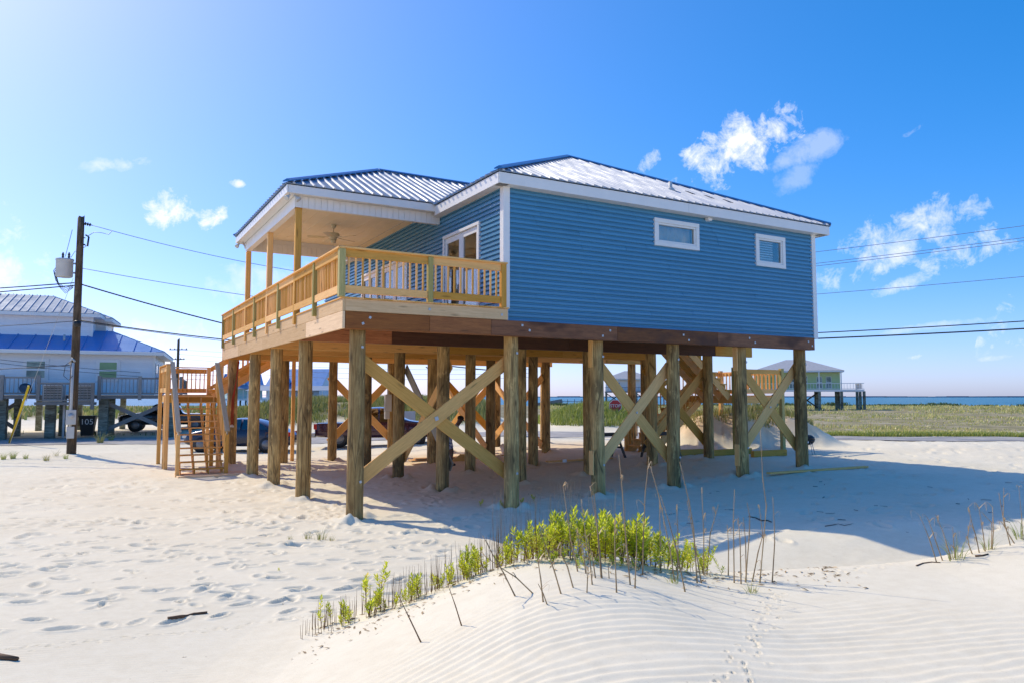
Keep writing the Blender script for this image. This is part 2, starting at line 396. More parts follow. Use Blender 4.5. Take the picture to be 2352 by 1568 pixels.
CS = np.array([-30, -2.6, -1.85, -1.15, -.52, .02, .47, .93, 1.55, 1.92, 2.49, 3.27, 4.0, 4.66, 5.1, 8, 30])
CZ = np.array([0, 0.0, .10, .325, .575, .76, .825, .785, .66, .62, .64, .67, .71, .82, .90, 1.1, 1.1])
NS = np.array([-30, -4, -2.6, -1.2, 0, 1, 2, 4, 8, 30]); NZ = np.array([.05, .02, .12, .42, .70, .76, .74, .73, .82, .85])
def smooth_interp(s, xs, zs):
    w = 0.22
    return (np.interp(s - w, xs, zs) + 2 * np.interp(s, xs, zs) + np.interp(s + w, xs, zs)) / 4
def bank_h(s, d):
    """height that the vegetated banks add"""
    h_ = 1.55 * sm((d - 46.5 - 1.2 * np.sin(s * .35)) / 9) * sm((-0.6 - s) / 2.2) * (1 - 0.75 * sm((d - 62) / 16)) * sm((s + 24) / 8)
    h_ = h_ + 1.25 * np.exp(-(((s - 5.6) / 3.4) ** 2 + ((d - 50) / 5.0) ** 2) ** 1.3)
    e = 0.5 * fbm(s * 0.9, d * 0.9, 3, 5)
    h_ = h_ + (1.30 + 0.9 * fbm(s * .6, d * .6, 3, 9)) * sm((d - 28.6 + e * 2.0) / 1.5) * sm((s - 6.0 + e) / 1.3) * sm((13.2 - s + e) / 2.0) * (1 - sm((d - 33) / 3.2))
    return h_
def Hbase(x, y):
    s, d = to_sd(x, y)
    z = 0.36 * sm((x - 3.5) / 9.5) * sm((d - 9) / 5) + 0.22 * sm((s - 9) / 8) * sm((d - 20) / 8)
    z = z + 0.16 * np.exp(-((x + 5.6) ** 2 + (y - 19.5) ** 2) / 5.0)
    z = z - 0.12 * np.exp(-((s - 3.8) ** 2 / 8 + (d - 10.2) ** 2 / 2.2))
    z = z + 0.18 * np.exp(-((s - 6.6) ** 2 / 9 + (d - 12.4) ** 2 / 0.9))
    far = sm((d - 40) / 25)
    z = z * (1 - far) + far * (0.45 - 1.75 * sm((d - 60) / 270)) - 3.0 * sm((d - 315 - 12 * np.sin(s * .02)) / 90)
    z = z + bank_h(s, d)
    dc = 7.2 + 0.05 * s
    zn = smooth_interp(s, NS, NZ); zc = smooth_interp(s, CS, CZ)
    near = zn + (zc - zn) * sm((d - 2.2) / (dc - 2.2))
    back = sm((d - dc) / (1.9 + 0.1 * np.abs(s)))
    dune = np.where(d < dc, near, zc * (1 - back))
    return z + dune
def Hmid(x, y):
    s, d = to_sd(x, y)
    z = Hbase(x, y)
    z = z + 0.10 * fbm(x * .35, y * .35, 3, 2) * sm((d - 8) / 5)
    z = z + 0.5 * fbm(x * .11, y * .11, 3, 4) * sm((d - 48) / 20)
    return z
GLOBAL_FOOT = []
def ripple(s, d):
    g = np.interp(s, [-6, -2.5, -1.2, 0.2, 1.4, 3, 8], [-3.0, -2.1, -1.15, -0.25, 0.12, 0.36, 1.0])
    g = g + 0.14 * fbm(s * 1.1, d * .9, 3, 21) + 0.05 * np.sin(s * 2.3)
    lam = 0.125
    ph = (d - g) / lam + 1.3 * fbm(s * 1.1, d * 2.0, 3, 33) + 0.55 * fbm(s * 3.5, d * 6.0, 2, 35)
    saw = np.mod(ph, 1.0)
    w = np.where(saw < 0.66, saw / 0.66, (1 - saw) / 0.34)
    w = sm(w) - 0.5
    amp = 0.0125 * sm((s + 1.5 + 0.35 * (6.2 - d)) / 1.8) * sm((7.0 - d - 0.28 * np.abs(s - 1.2)) / 1.5) * np.clip(0.25 + 1.9 * (fbm(s * 1.1, d * 1.5, 3, 8) + .36), .1, 1.6)
    small = 0.0022 * np.sin((d - 0.12 * s + .25 * fbm(s * .9, d * .9, 2, 3)) / 0.06 * 6.283) * sm((10.5 - d) / 3) * sm((-0.8 - s) / 1.6)
    return amp * w + small
def Hfine(x, y):
    s, d = to_sd(x, y)
    z = Hmid(x, y)
    z = z + ripple(s, d) * (d > 1.5)
    trample = sm((d - 9.8 - 0.3 * np.abs(s + 2)) / 5) * (1 - sm((d - 60) / 20)) * (0.35 + 0.65 * sm((fbm(x * .25, y * .25, 2, 12) + .12) / .25))
    z = z + trample * (0.085 * fbm(x * 2.2, y * 2.2, 3, 14) + 0.055 * fbm(x * 5, y * 5, 3, 15))
    z = z + 0.02 * sm((d - 8.6) / 2) * fbm(x * 1.2, y * 2.6, 3, 16)
    return z
def hz(x, y): return float(Hmid(np.array([float(x)]), np.array([float(y)]))[0])
def hsd(s, d): x, y = to_xy(s, d); return hz(x, y)
def hit(px, py, dmax=80.0):
    """where the view through a frame point meets the sand"""
    rr = ray(px, py); t = np.arange(2.0, dmax, 0.02)
    P = CAM[None, :] + t[:, None] * rr[None, :]
    below = P[:, 2] <= Hmid(P[:, 0], P[:, 1])
    i = int(np.argmax(below)) if below.any() else len(t) - 1
    return P[i]
def at(px, py, d):
    rr = ray(px, py); return CAM + rr * (d / np.dot(rr, HV))
def build_ground():
    rad = np.concatenate([[0.0, 0.5, 1.0, 1.5, 1.9, 2.2, 2.5], np.arange(2.7, 9.0, 0.0185)])
    r_ = 9.0; lst = []
    while r_ < 470:
        lst.append(r_); r_ += max(0.022, 0.00028 * r_ * r_) if r_ < 46 else r_ * 0.0135
    rad = np.concatenate([rad, lst])
    ang = np.concatenate([np.linspace(-math.pi, R(-44), 40)[:-1], np.arange(R(-44), R(44), R(0.132)), np.linspace(R(44), math.pi, 40)])
    RR, AA = np.meshgrid(rad, ang, indexing='ij')
    s = RR * np.sin(AA); d = RR * np.cos(AA)
    X, Y = to_xy(s, d)
    Z = np.empty_like(X)
    for i in range(0, X.shape[0], 64): Z[i:i + 64] = Hfine(X[i:i + 64], Y[i:i + 64])
    rng = np.random.default_rng(11)
    prints = []
    def track(p0, p1, n_, size=1.0, jit=0.1, depth=0.034):
        p0, p1 = np.array(p0, float), np.array(p1, float); dv = p1 - p0; L = np.linalg.norm(dv); u = dv / L; nn = np.array([-u[1], u[0]])
        st = L / n_
        for k in range(n_):
            q = p0 + u * st * k + nn * (0.11 * (-1) ** k * size + rng.normal(0, jit * size)); prints.append((q[0], q[1], math.atan2(u[0], u[1]) + rng.normal(0, .2), size * rng.uniform(.85, 1.15), depth * rng.uniform(.6, 1.2)))
    for k in range(26):                                    # people crossing the open sand
        s0 = rng.uniform(-13, -2.5); d0 = rng.uniform(8.3, 21)
        a_ = rng.normal(1.25, .5); L = rng.uniform(3, 8)
        track((s0, d0), (s0 + L * math.sin(a_), d0 + L * math.cos(a_) * .5), int(L / .42), 1.0, .12)
    for q0, q1, nn in [((-4.6, 9.2), (-2.6, 9.9), 5), ((-3.0, 8.6), (-1.2, 10.2), 6), ((-5.6, 7.6), (-4.2, 8.0), 4), ((-4.0, 10.6), (-0.6, 11.2), 9), ((-2.6, 11.8), (1.0, 11.4), 9), ((-1.8, 9.6), (0.2, 10.4), 6)]:
        track(q0, q1, nn, 1.0, .06, .04)
    for k in range(620):                                   # scattered scuffs by the stairs and under the house
        d0 = rng.uniform(12, 30); s0 = rng.uniform(-0.75, 0.72) * d0
        prints.append((s0, d0, rng.uniform(0, 6.28), rng.uniform(.7, 1.5), rng.uniform(.02, .065)))
    for k in range(90):
        d0 = rng.uniform(7.8, 13); s0 = rng.uniform(-0.66, -.02) * d0
        prints.append((s0, d0, rng.uniform(0, 6.28), rng.uniform(.5, 1.1), rng.uniform(.015, .04)))
    for (a0, a1, b0, b1, n_) in [((1.0, 3.9), (2.25, 6.7), 1, 1, 30), ((3.0, 7.2), (4.4, 8.0), 1, 1, 16), ((-5.2, 6.9), (-1.9, 8.2), 1, 1, 34)]:
        track(a0, a1, n_, 0.18, .26, .016); track((a0[0] + .09, a0[1]), (a1[0] + .09, a1[1]), n_, 0.18, .26, .016)   # small animal trails
    angf = ang
    for (ps, pd, pa, sz, dep) in prints:
        pr_ = math.hypot(ps, pd); pt = math.atan2(ps, pd); w = 0.42 * sz
        i0, i1 = np.searchsorted(rad, [pr_ - w, pr_ + w]); j0, j1 = np.searchsorted(angf, [pt - w / pr_, pt + w / pr_])
        if i1 <= i0 or j1 <= j0: continue
        ds = s[i0:i1, j0:j1] - ps; dd = d[i0:i1, j0:j1] - pd
        u = ds * math.sin(pa) + dd * math.cos(pa); v = ds * math.cos(pa) - dd * math.sin(pa)
        q = np.sqrt((u / (0.155 * sz)) ** 2 + (v / (0.075 * sz)) ** 2)
        prof = np.where(q < 1, -(1 - q ** 2) ** 0.6, 0.42 * np.exp(-((q - 1.25) / 0.32) ** 2))
        Z[i0:i1, j0:j1] += dep * prof
    # sand heaped and scooped a little round each foot of the house
    for yy, xs_ in zip((0.0, 3.45, 6.5, 9.4, 13.2), [[0.0, 3.45, 5.74, 8.03, 10.36, 12.65]] + [[-0.12, 3.4, 5.7, 7.95, 10.25, 12.55]] * 4):
        for xx in xs_:
            ps, pd = to_sd(xx, yy); pr_ = math.hypot(ps, pd); pt = math.atan2(ps, pd); w = .8
            i0, i1 = np.searchsorted(rad, [pr_ - w, pr_ + w]); j0, j1 = np.searchsorted(angf, [pt - w / pr_, pt + w / pr_])
            dx, dy = X[i0:i1, j0:j1] - xx, Y[i0:i1, j0:j1] - yy; q = np.hypot(dx, dy); an = np.arctan2(dy, dx)
            Z[i0:i1, j0:j1] += (.06 + .05 * np.sin(an * 2 + xx) + .03 * np.sin(an * 5 + yy)) * np.exp(-((q - .30) / .14) ** 2) - .05 * np.exp(-(q / .21) ** 4)
    n0, n1 = X.shape
    vs = np.stack([X, Y, Z], -1).reshape(-1, 3)
    ii, jj = np.meshgrid(np.arange(n0 - 1), np.arange(n1 - 1), indexing='ij')
    a_ = (ii * n1 + jj).ravel(); quads = np.stack([a_, a_ + 1, a_ + n1 + 1, a_ + n1], -1)[:, ::-1]
    me = bpy.data.meshes.new('sand_ground')
    me.vertices.add(len(vs)); me.vertices.foreach_set('co', vs.ravel().astype(np.float32))
    nq = len(quads); me.loops.add(nq * 4); me.loops.foreach_set('vertex_index', quads.ravel().astype(np.int32))
    me.polygons.add(nq); me.polygons.foreach_set('loop_start', (np.arange(nq) * 4).astype(np.int32))
    me.polygons.foreach_set('use_smooth', np.ones(nq, bool))
    me.update(calc_edges=True)
    # which ground grows things: a mask on the vertices
    S_, D_ = s.ravel(), d.ravel()
    bh = bank_h(S_, D_)
    veg = np.maximum(sm((bh - 0.25) / 0.5) * np.where((D_ < 40), sm((D_ - 30.3 - 1.2 * fbm(S_ * 1.3, D_ * 1.3, 2, 6)) / 0.8), 1.0), sm((D_ - 36.5) / 3) * sm((S_ - 8) / 5) * (D_ < 400))
    veg = np.maximum(veg, sm((D_ - 66) / 8))
    at_ = me.attributes.new('vegetation', 'FLOAT', 'POINT'); at_.data.foreach_set('value', veg.astype(np.float32))
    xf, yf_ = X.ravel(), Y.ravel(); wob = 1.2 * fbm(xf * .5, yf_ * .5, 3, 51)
    bounce_soil = sm((xf - .6 + wob) / 3) * sm((15.5 - xf + wob) / 3) * sm((yf_ + .3 + wob) / 3) * sm((15 - yf_ + wob) / 4) * (.45 + .9 * (fbm(xf * .6, yf_ * .6, 3, 53) + .3))  # tan sand under the house, warmed to stand in for bounced light
    bounce_soil = np.maximum(bounce_soil, sm((bh - .3) / .4) * (D_ < 40) * .9)  # tan soil of the cut bank
    a2 = me.attributes.new('bounce_soil_tan', 'FLOAT', 'POINT'); a2.data.foreach_set('value', np.clip(bounce_soil, 0, 1).astype(np.float32))
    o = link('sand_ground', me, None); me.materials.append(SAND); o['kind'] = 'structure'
    return o
def sand_mat():
    m_, t, p = newmat('white_beach_sand')
    v = coords(t, 'Object', (1, 1, 1), False)
    big = noise(t, v, 0.45, 5, 0.6); fine = noise(t, v, 190, 2, 0.7); mid = noise(t, v, 7, 5, 0.65)
    col = ramp(t, mix(t, 0.5, big, mid), [(0.32, (0.71, 0.635, 0.475)), (0.55, (0.79, 0.72, 0.555)), (0.75, (0.83, 0.765, 0.605))])
    col = mix(t, mr(t, fine, 0.58, 0.8), col, (0.42, 0.37, 0.30))
    bits = noise(t, v, 13, 3, 0.6); bz = noise(t, v, 0.8, 3)
    spk = mathn(t, 'MULTIPLY', mr(t, bits, 0.70, 0.74), mr(t, bz, 0.5, 0.6))
    col = mix(t, mathn(t, 'MULTIPLY', spk, 0.8), col, (0.17, 0.115, 0.07))
    af = t.nodes.new('ShaderNodeAttribute'); af.attribute_name = 'bounce_soil_tan'
    col = mix(t, mathn(t, 'MULTIPLY', af.outputs['Fac'], .85), col, mix(t, mid, (.60, .42, .24), (.82, .63, .42)))  # painted bounce warmth under the house, tan soil on the bank
    at_ = t.nodes.new('ShaderNodeAttribute'); at_.attribute_name = 'vegetation'
    gv = noise(t, v, 0.6, 5, 0.65)
    soil = ramp(t, gv, [(0.36, (0.13, 0.125, 0.045)), (0.5, (0.23, 0.19, 0.085)), (0.66, (0.42, 0.37, 0.26))])
    col = mix(t, mathn(t, 'MULTIPLY', at_.outputs['Fac'], 0.9), col, soil)
    lk(t, col, p.inputs['Base Color']); p.inputs['Roughness'].default_value = 0.95; p.inputs['Specular IOR Level'].default_value = 0.15
    bump(t, p, mix(t, 0.4, fine, noise(t, v, 45, 3, 0.7)), 0.35, 0.006)
    return m_
SAND = sand_mat()
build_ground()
# ---------------------------------------------------------------- sea, road, far shore
def sheet(name, mat, pts_rows, kind_='structure', smooth=True):
    n1 = len(pts_rows[0]); vs = [p for row in pts_rows for p in row]
    fs = [(i * n1 + j, i * n1 + j + 1, (i + 1) * n1 + j + 1, (i + 1) * n1 + j) for i in range(len(pts_rows) - 1) for j in range(n1 - 1)]
    me = pymesh(name, vs, fs, False, smooth); bm = bmesh.new(); bm.from_mesh(me)
    bmesh.ops.recalc_face_normals(bm, faces=bm.faces)
    if sum(f.normal.z for f in bm.faces) < 0: bmesh.ops.reverse_faces(bm, faces=bm.faces)
    bm.to_mesh(me); bm.free()
    o = link(name, me, mat); o['kind'] = kind_; return o
ms, t, p = newmat('sea_water')
v = coords(t, 'Object', (1, 1, 1), False)
lk(t, ramp(t, noise(t, v, 0.02, 4), [(0.35, (0.015, 0.11, 0.14)), (0.65, (0.03, 0.16, 0.19))]), p.inputs['Base Color'])
p.inputs['Roughness'].default_value = 0.28; p.inputs['IOR'].default_value = 1.33
bump(t, p, noise(t, v, 0.9, 5, 0.6), 0.9, 0.35)
rows = []
for dd in (150, 260, 420, 800, 2000, 6000, 16000, 40000):
    rows.append([(*to_xy(s_, dd), -1.6) for s_ in np.linspace(-1.6 * dd - 300, 1.6 * dd + 300, 15)])
sheet('sea', ms, rows)
mr_, t, p = newmat('sandy_road')
v = coords(t, 'Object', (1, 1, 1), False)
rc = ramp(t, noise(t, v, 1.2, 6, 0.65), [(0.35, (0.26, 0.25, 0.24)), (0.6, (0.40, 0.375, 0.345)), (0.75, (0.55, 0.51, 0.45))])
lk(t, rc, p.inputs['Base Color']); p.inputs['Roughness'].default_value = 0.95
RS = np.array([-120, -40, -15, -3, 4, 9, 12.5, 16, 24, 60, 140]); RD = np.array([37, 39, 40.5, 40.5, 40, 37.8, 34.2, 32.2, 31.4, 31.5, 34])
RW = np.array([3, 3, 3, 2.8, 2.6, 2.2, 1.7, 1.5, 1.5, 1.6, 2])
rows = []
sv = np.concatenate([np.arange(-120, -40, 4), np.arange(-40, 40, 0.5), np.arange(40, 141, 4)])
for k in np.linspace(-1, 1, 9):
    row = []
    for s_ in sv:
        dcen = np.interp(s_, RS, RD); w_ = np.interp(s_, RS, RW) + .25 * math.sin(s_ * .9 + k)
        x_, y_ = to_xy(s_, dcen + w_ * k); row.append((x_, y_, hz(x_, y_)))
    rows.append(row)
rr_ = np.array(rows); lift = 0.035 * (1 - np.abs(np.linspace(-1, 1, 9))[:, None] ** 2) + 0.012
rr_[:, :, 2] += lift
sheet('road', mr_, [[tuple(q) for q in row] for row in rr_])
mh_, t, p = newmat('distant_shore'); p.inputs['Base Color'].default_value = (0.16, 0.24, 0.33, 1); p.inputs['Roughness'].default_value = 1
g = Geo(); rng = random.Random(3)
for k in range(60):
    s_ = -2000 + k * 420; hh = 14 + 12 * rng.random() + (8 if k > 30 else 0)
    x0, y0 = to_xy(s_, 15500); x1, y1 = to_xy(s_ + 460, 15500); x2, y2 = to_xy(s_ + 460, 15900); x3, y3 = to_xy(s_, 15900)
    g.add([(x0, y0, -3), (x1, y1, -3), (x2, y2, -3), (x3, y3, -3), (x0, y0, hh), (x1, y1, hh), (x2, y2, hh), (x3, y3, hh)], [(0, 1, 5, 4), (1, 2, 6, 5), (2, 3, 7, 6), (3, 0, 4, 7), (4, 5, 6, 7)])
o = g.build('far_shore_hills', mh_); o['kind'] = 'structure'
# ---------------------------------------------------------------- the blue house on pilings
H = thing('beach_house', 'blue sided beach house raised on round wooden pilings with covered deck', 'house', (6.0, 6.5, 0))
BZ0, BZ1, DZ = 3.60, 3.93, 4.20            # beam bottom, beam top, deck top
WX0, WX1, WY0, WY1 = 3.17, 13.07, -0.20, 13.60
SZ0, SZ1 = 3.93, 6.84
def piling_mesh(seed, L, r0=0.163):
    key = ('pil', seed, round(L, 1))
    if key in MESHES: return MESHES[key]
    rg = random.Random(seed); n, k = 18, 12; vs = []; fs = []
    bx, by = rg.uniform(-.012, .012), rg.uniform(-.012, .012)
    ph = [rg.uniform(0, 6.28) for _ in range(4)]
    for i in range(k + 1):
        z = L * i / k; tt = i / k; rr = r0 * (1.03 - 0.07 * tt)
        cx = bx * math.sin(tt * 3.1 + ph[0]); cy = by * math.sin(tt * 2.7 + ph[1])
        for j in range(n):
            a = 2 * math.pi * j / n
            q = rr * (1 + .02 * math.sin(2 * a + ph[2]) + .012 * math.sin(3 * a + ph[3] + tt * 2) + rg.uniform(-.008, .008))
            vs.append((cx + q * math.cos(a), cy + q * math.sin(a), z))
    for i in range(k):
        for j in range(n): fs.append((i * n + j, i * n + (j + 1) % n, (i + 1) * n + (j + 1) % n, (i + 1) * n + j))
    fs.append(tuple(range(k * n, (k + 1) * n)))
    me = pymesh('piling', vs, fs, False, False)
    me.polygons.foreach_set('use_smooth', [True] * (len(me.polygons) - 1) + [False]); me.materials.append(PILE); MESHES[key] = me
    return me
def piling(x, y, ztop=BZ1 + .2, parent=H, r0=0.163):
    zb = hz(x, y) - 0.35
    return link('piling', piling_mesh(random.randint(0, 7), ztop - zb, r0), None, parent, Matrix.Translation((x, y, zb)) @ Matrix.Rotation(random.uniform(0, 6.28), 4, 'Z'))
ROWS = [0.0, 3.45, 6.5, 9.4, 13.2]
COLSX = [[0.0, 3.45, 5.74, 8.03, 10.36, 12.65]] + [[-0.12, 3.4, 5.7, 7.95, 10.25, 12.55]] * 4
for yr, xs in zip(ROWS, COLSX):
    for x in xs: piling(x, yr, BZ0 + 0.3 if (yr > 0 or x > 0) else BZ0 + .28)
piling(1.66, 13.3); piling(14.35, 9.5)
def plate(x, y, z, parent=H, n=(0, -1, 0), s=0.046):
    """square bolt washer with its nut"""
    o = board('bolt_plate', Vector((x, y, z)) , Vector((x, y, z)) + Vector(n) * 0.012, s, s, STEEL, parent, (random.uniform(-.6, .6), 0, 1) if abs(n[1]) > .5 else (0, random.uniform(-.6, .6), 1), 0)
    return o
# beams under the floor
yf = WY0 - 0.19
def beam_run(y0, y1, xs, mats):
    for (xa, xb), mt in zip(xs, mats): abox('beam', xa, xb - .004, y0, y1, BZ0, BZ1, mt, H, .006)
beam_run(yf, yf + .09, [(-.36, 1.36), (1.36, 2.75), (2.75, 6.05), (6.05, 9.2), (9.2, 12.82)], [BEAM_RED, BEAM_RED, BEAM, BEAM, BEAM])
beam_run(yf + .094, yf + .184, [(-.36, 4.1), (4.1, 8.3), (8.3, 12.80)], [BEAM_RED, BEAM_DARK, BEAM])
beam_run(3.16, 3.28, [(-.30, 1.9), (1.9, 7.1), (7.1, 12.62)], [BEAM_RED, BEAM_DARK, BEAM_DARK])
beam_run(3.16, 3.28, [(12.63, 14.25)], [PINE])
for yr in ROWS[2:]:
    beam_run(yr - .29, yr - .17, [(-.30, 4.6), (4.6, 8.9), (8.9, 12.8)], [PINE] * 3)
    beam_run(yr + .17, yr + .26, [(-.30, 6.0), (6.0, 12.8)], [PINE] * 2)
beam_run(9.1, 9.22, [(12.81, 14.6)], [PINE])
for x, zz in [(.12, 3.83), (-.02, 3.71), (3.5, 3.84), (3.68, 3.74), (5.83, 3.83), (5.62, 3.70), (8.05, 3.82), (8.22, 3.70), (10.3, 3.83), (10.5, 3.72), (12.55, 3.82), (12.7, 3.71)]: plate(x, yf, zz)
for x in (0.0, 3.45, 5.74, 8.03, 10.36, 12.65):
    plate(x + .05, -.165, 3.28 - .02 * x / 4); plate(x + .05, -.165, 0.72 + hz(x, 0))
# deck framing
for z0, z1, cuts in ((BZ0, BZ1, [-.39, 2.3, 6.9, 10.6, 13.75]), (BZ1 + .004, DZ - .03, [-.39, 3.4, 7.6, 13.75])):
    for a, b_ in zip(cuts[:-1], cuts[1:]): abox('rim_board', -.42, -.37, a, b_ - .004, z0, z1, PINE_PALE, H, .005)
abox('rim_board', -.368, 3.15, yf, yf + .05, BZ1 + .006, DZ - .03, PINE_PALE, H, .005)
plate(1.35, yf, 4.06); plate(3.0, yf, 4.04)
for k in range(9):
    x = -.12 + k * .4; abox('joist', x - .02, x + .02, yf + .055, 13.7, BZ1 + .008, DZ - .032, PINE, H, 0)
for k in range(25):
    x0 = -.44 + k * .1445; abox('deck_board', x0, x0 + .139, -.42, 13.78, DZ - .028, DZ, PINE, H, .003)
# underside of the floor in plywood sheets
for i in range(4):
    for j in range(6):
        xa, xb = WX0 + i * 2.47, WX0 + (i + 1) * 2.47; ya, yb = -.10 + j * 2.28, -.10 + (j + 1) * 2.28
        abox('floor_panel', xa + .004, xb - .004, ya + .004, yb - .004, BZ1 + .012, BZ1 + .03, PLY, H, 0)
abox('underfloor_lamp', 4.55, 4.75, .75, .95, BZ1 - .035, BZ1 + .010, WHITE, H, .01)
# diagonal braces
def brace(xa, za, xb, zb, y, w=.27, mt=None):
    d = Vector((xb - xa, 0, zb - za)).normalized() * .12
    board('brace', Vector((xa, y, za)) - d, Vector((xb, y, zb)) + d, w, .038, mt or PINE, H, (0, 0, 1), .004)
def xbrace(xa, xb, y, zl=.72, zh=3.07, mt=None):
    brace(xa, zh, xb, zl, y + .20, mt=mt); brace(xa, zl, xb, zh, y + .155, mt=mt)
xbrace(.10, 3.42, 0, .70, 3.08); xbrace(6.0, 7.98, 0, .90, 3.0, PINE_PALE if False else None); xbrace(10.6, 12.62, 0, 1.02, 3.08)
xbrace(3.4, 5.7, 13.2, .75, 3.0); xbrace(7.95, 10.25, 13.2, .75, 3.0); xbrace(10.25, 12.55, 3.45, .95, 3.1)
def brace_y(x, ya, za, yb, zb, mt=PINE_GREY):
    d = Vector((0, yb - ya, zb - za)).normalized() * .1
    board('brace', Vector((x, ya, za)) - d, Vector((x, yb, zb)) + d, .27, .038, mt, H, (0, 0, 1), .004)
brace_y(3.62, 3.45, .6, 6.5, 3.1); brace_y(3.58, 3.45, 3.1, 6.5, .6, PINE)
brace_y(7.72, 9.4, .6, 13.2, 3.0, PINE); brace_y(7.76, 9.4, 3.0, 13.2, .6, PINE)
brace_y(10.02, 9.4, .6, 13.2, 3.0, PINE); brace_y(10.06, 9.4, 3.0, 13.2, .6, PINE)
for x, y in ((5.55, -.02), (10.16, -.02)):
    board('brace', (x, y, 3.0), (x, y, 3.62), .16, .03, PINE, H, (0, 1, 0)); board('brace', (x, y, .55), (x, y, 1.1), .16, .03, PINE, H, (0, 1, 0))
plate(1.75, .125, 1.88, H, (0, -1, 0), .08); plate(7.0, .125, 1.95, H); plate(11.6, .125, 2.05, H)
# ---- walls with openings, covered course by course with lap siding
def split(lo, hi, cuts):
    """[lo,hi] minus the intervals in cuts"""
    out = [(lo, hi)]
    for a, b_ in cuts:
        nx = []
        for p_, q_ in out:
            if b_ <= p_ or a >= q_: nx.append((p_, q_)); continue
            if a > p_: nx.append((p_, a))
            if b_ < q_: nx.append((b_, q_))
        out = nx
    return out
def make_wall(name, axis, plane, out, u0, u1, z0, z1, holes, mat, board_mat, parent, nb=27, thick=.1, joints=2):
    """axis 'x': runs along x at y=plane; out = -1/+1 outward direction of the other axis"""
    g = Geo(); eps = .006
    us = sorted({u0, u1, *[h for q in holes for h in q[:2]]}); zs = sorted({z0, z1, *[h for q in holes for h in q[2:]]})
    for a, b_ in zip(us[:-1], us[1:]):
        for c, d in zip(zs[:-1], zs[1:]):
            if any(q[0] <= a and b_ <= q[1] and q[2] <= c and d <= q[3] for q in holes): continue
            n0, n1 = sorted((plane - out * eps, plane - out * (eps + thick)))
            if axis == 'x': g.box(a, b_, n0, n1, c, d)
            else: g.box(n0, n1, a, b_, c, d)
    wall = g.build(name, mat, parent)
    hh = (z1 - z0) / nb; rg = random.Random(len(name) + int(plane * 10))
    for k in range(nb):
        za, zb = z0 + k * hh, z0 + (k + 1) * hh
        cuts = [q[:2] for q in holes if q[2] < zb - .02 and q[3] > za + .02]
        for a, b_ in split(u0, u1, cuts):
            js = sorted(rg.uniform(a + .5, b_ - .5) for _ in range(joints if b_ - a > 4 else (1 if b_ - a > 2 else 0)))
            for p_, q_ in zip([a] + js, js + [b_]):
                lap = rg.uniform(.004, .006) if p_ != a else 0
                prof = [(0, 0), (.048 + lap, 0), (.047 + lap, hh * .50), (.012 + lap, hh * .64), (.006 + lap, hh + .004), (0, hh + .004)]
                pts = [(p_, plane + out * n_, za + z_) if axis == 'x' else (plane + out * n_, p_, za + z_) for n_, z_ in prof]
                ext = (q_ - p_ - .0015, 0, 0) if axis == 'x' else (0, q_ - p_ - .0015, 0)
                prism('siding_board', pts, ext, board_mat, wall, True)
    return wall
W1 = (7.40, 8.64, 6.08, 6.55); W2 = (10.86, 11.78, 5.88, 6.53)
D1 = (0.96, 2.80, DZ, 6.24); D2 = (5.35, 7.30, DZ, 6.16); D3 = (7.76, 9.16, 4.62, 6.16)
make_wall('wall', 'x', WY0, -1, WX0 + .05, WX1 - .05, SZ0, SZ1, [W1, W2], TAN, SIDE_B, H, 27)
make_wall('wall', 'y', WX0, -1, WY0 + .06, WY1, SZ0, SZ1 + .3, [D1, D2, D3], TAN, SIDE_B, H, 30, joints=3)
make_wall('wall', 'y', WX1, 1, WY0 + .06, WY1, SZ0, SZ1, [], TAN, SIDE_B, H, 27, joints=0)
make_wall('wall', 'x', WY1, 1, WX0 + .05, WX1 - .05, SZ0, SZ1, [], TAN, SIDE_B, H, 27, joints=0)
for (x0, x1, y0, y1) in ((WX0 - .060, WX0 + .10, WY0 - .062, WY0 + .10), (WX1 - .10, WX1 + .060, WY0 - .062, WY0 + .10)):
    abox('corner_trim', x0, x1, y0, y1, SZ0 + (.27 if x0 < 5 else -.01), SZ1 + .03, WHITE, H, .004)
abox('corner_trim', WX0 + .01, WX0 + .06, WY0 - .058, WY0 + .03, SZ0 - .0, SZ0 + .268, WHITE, H, .003)
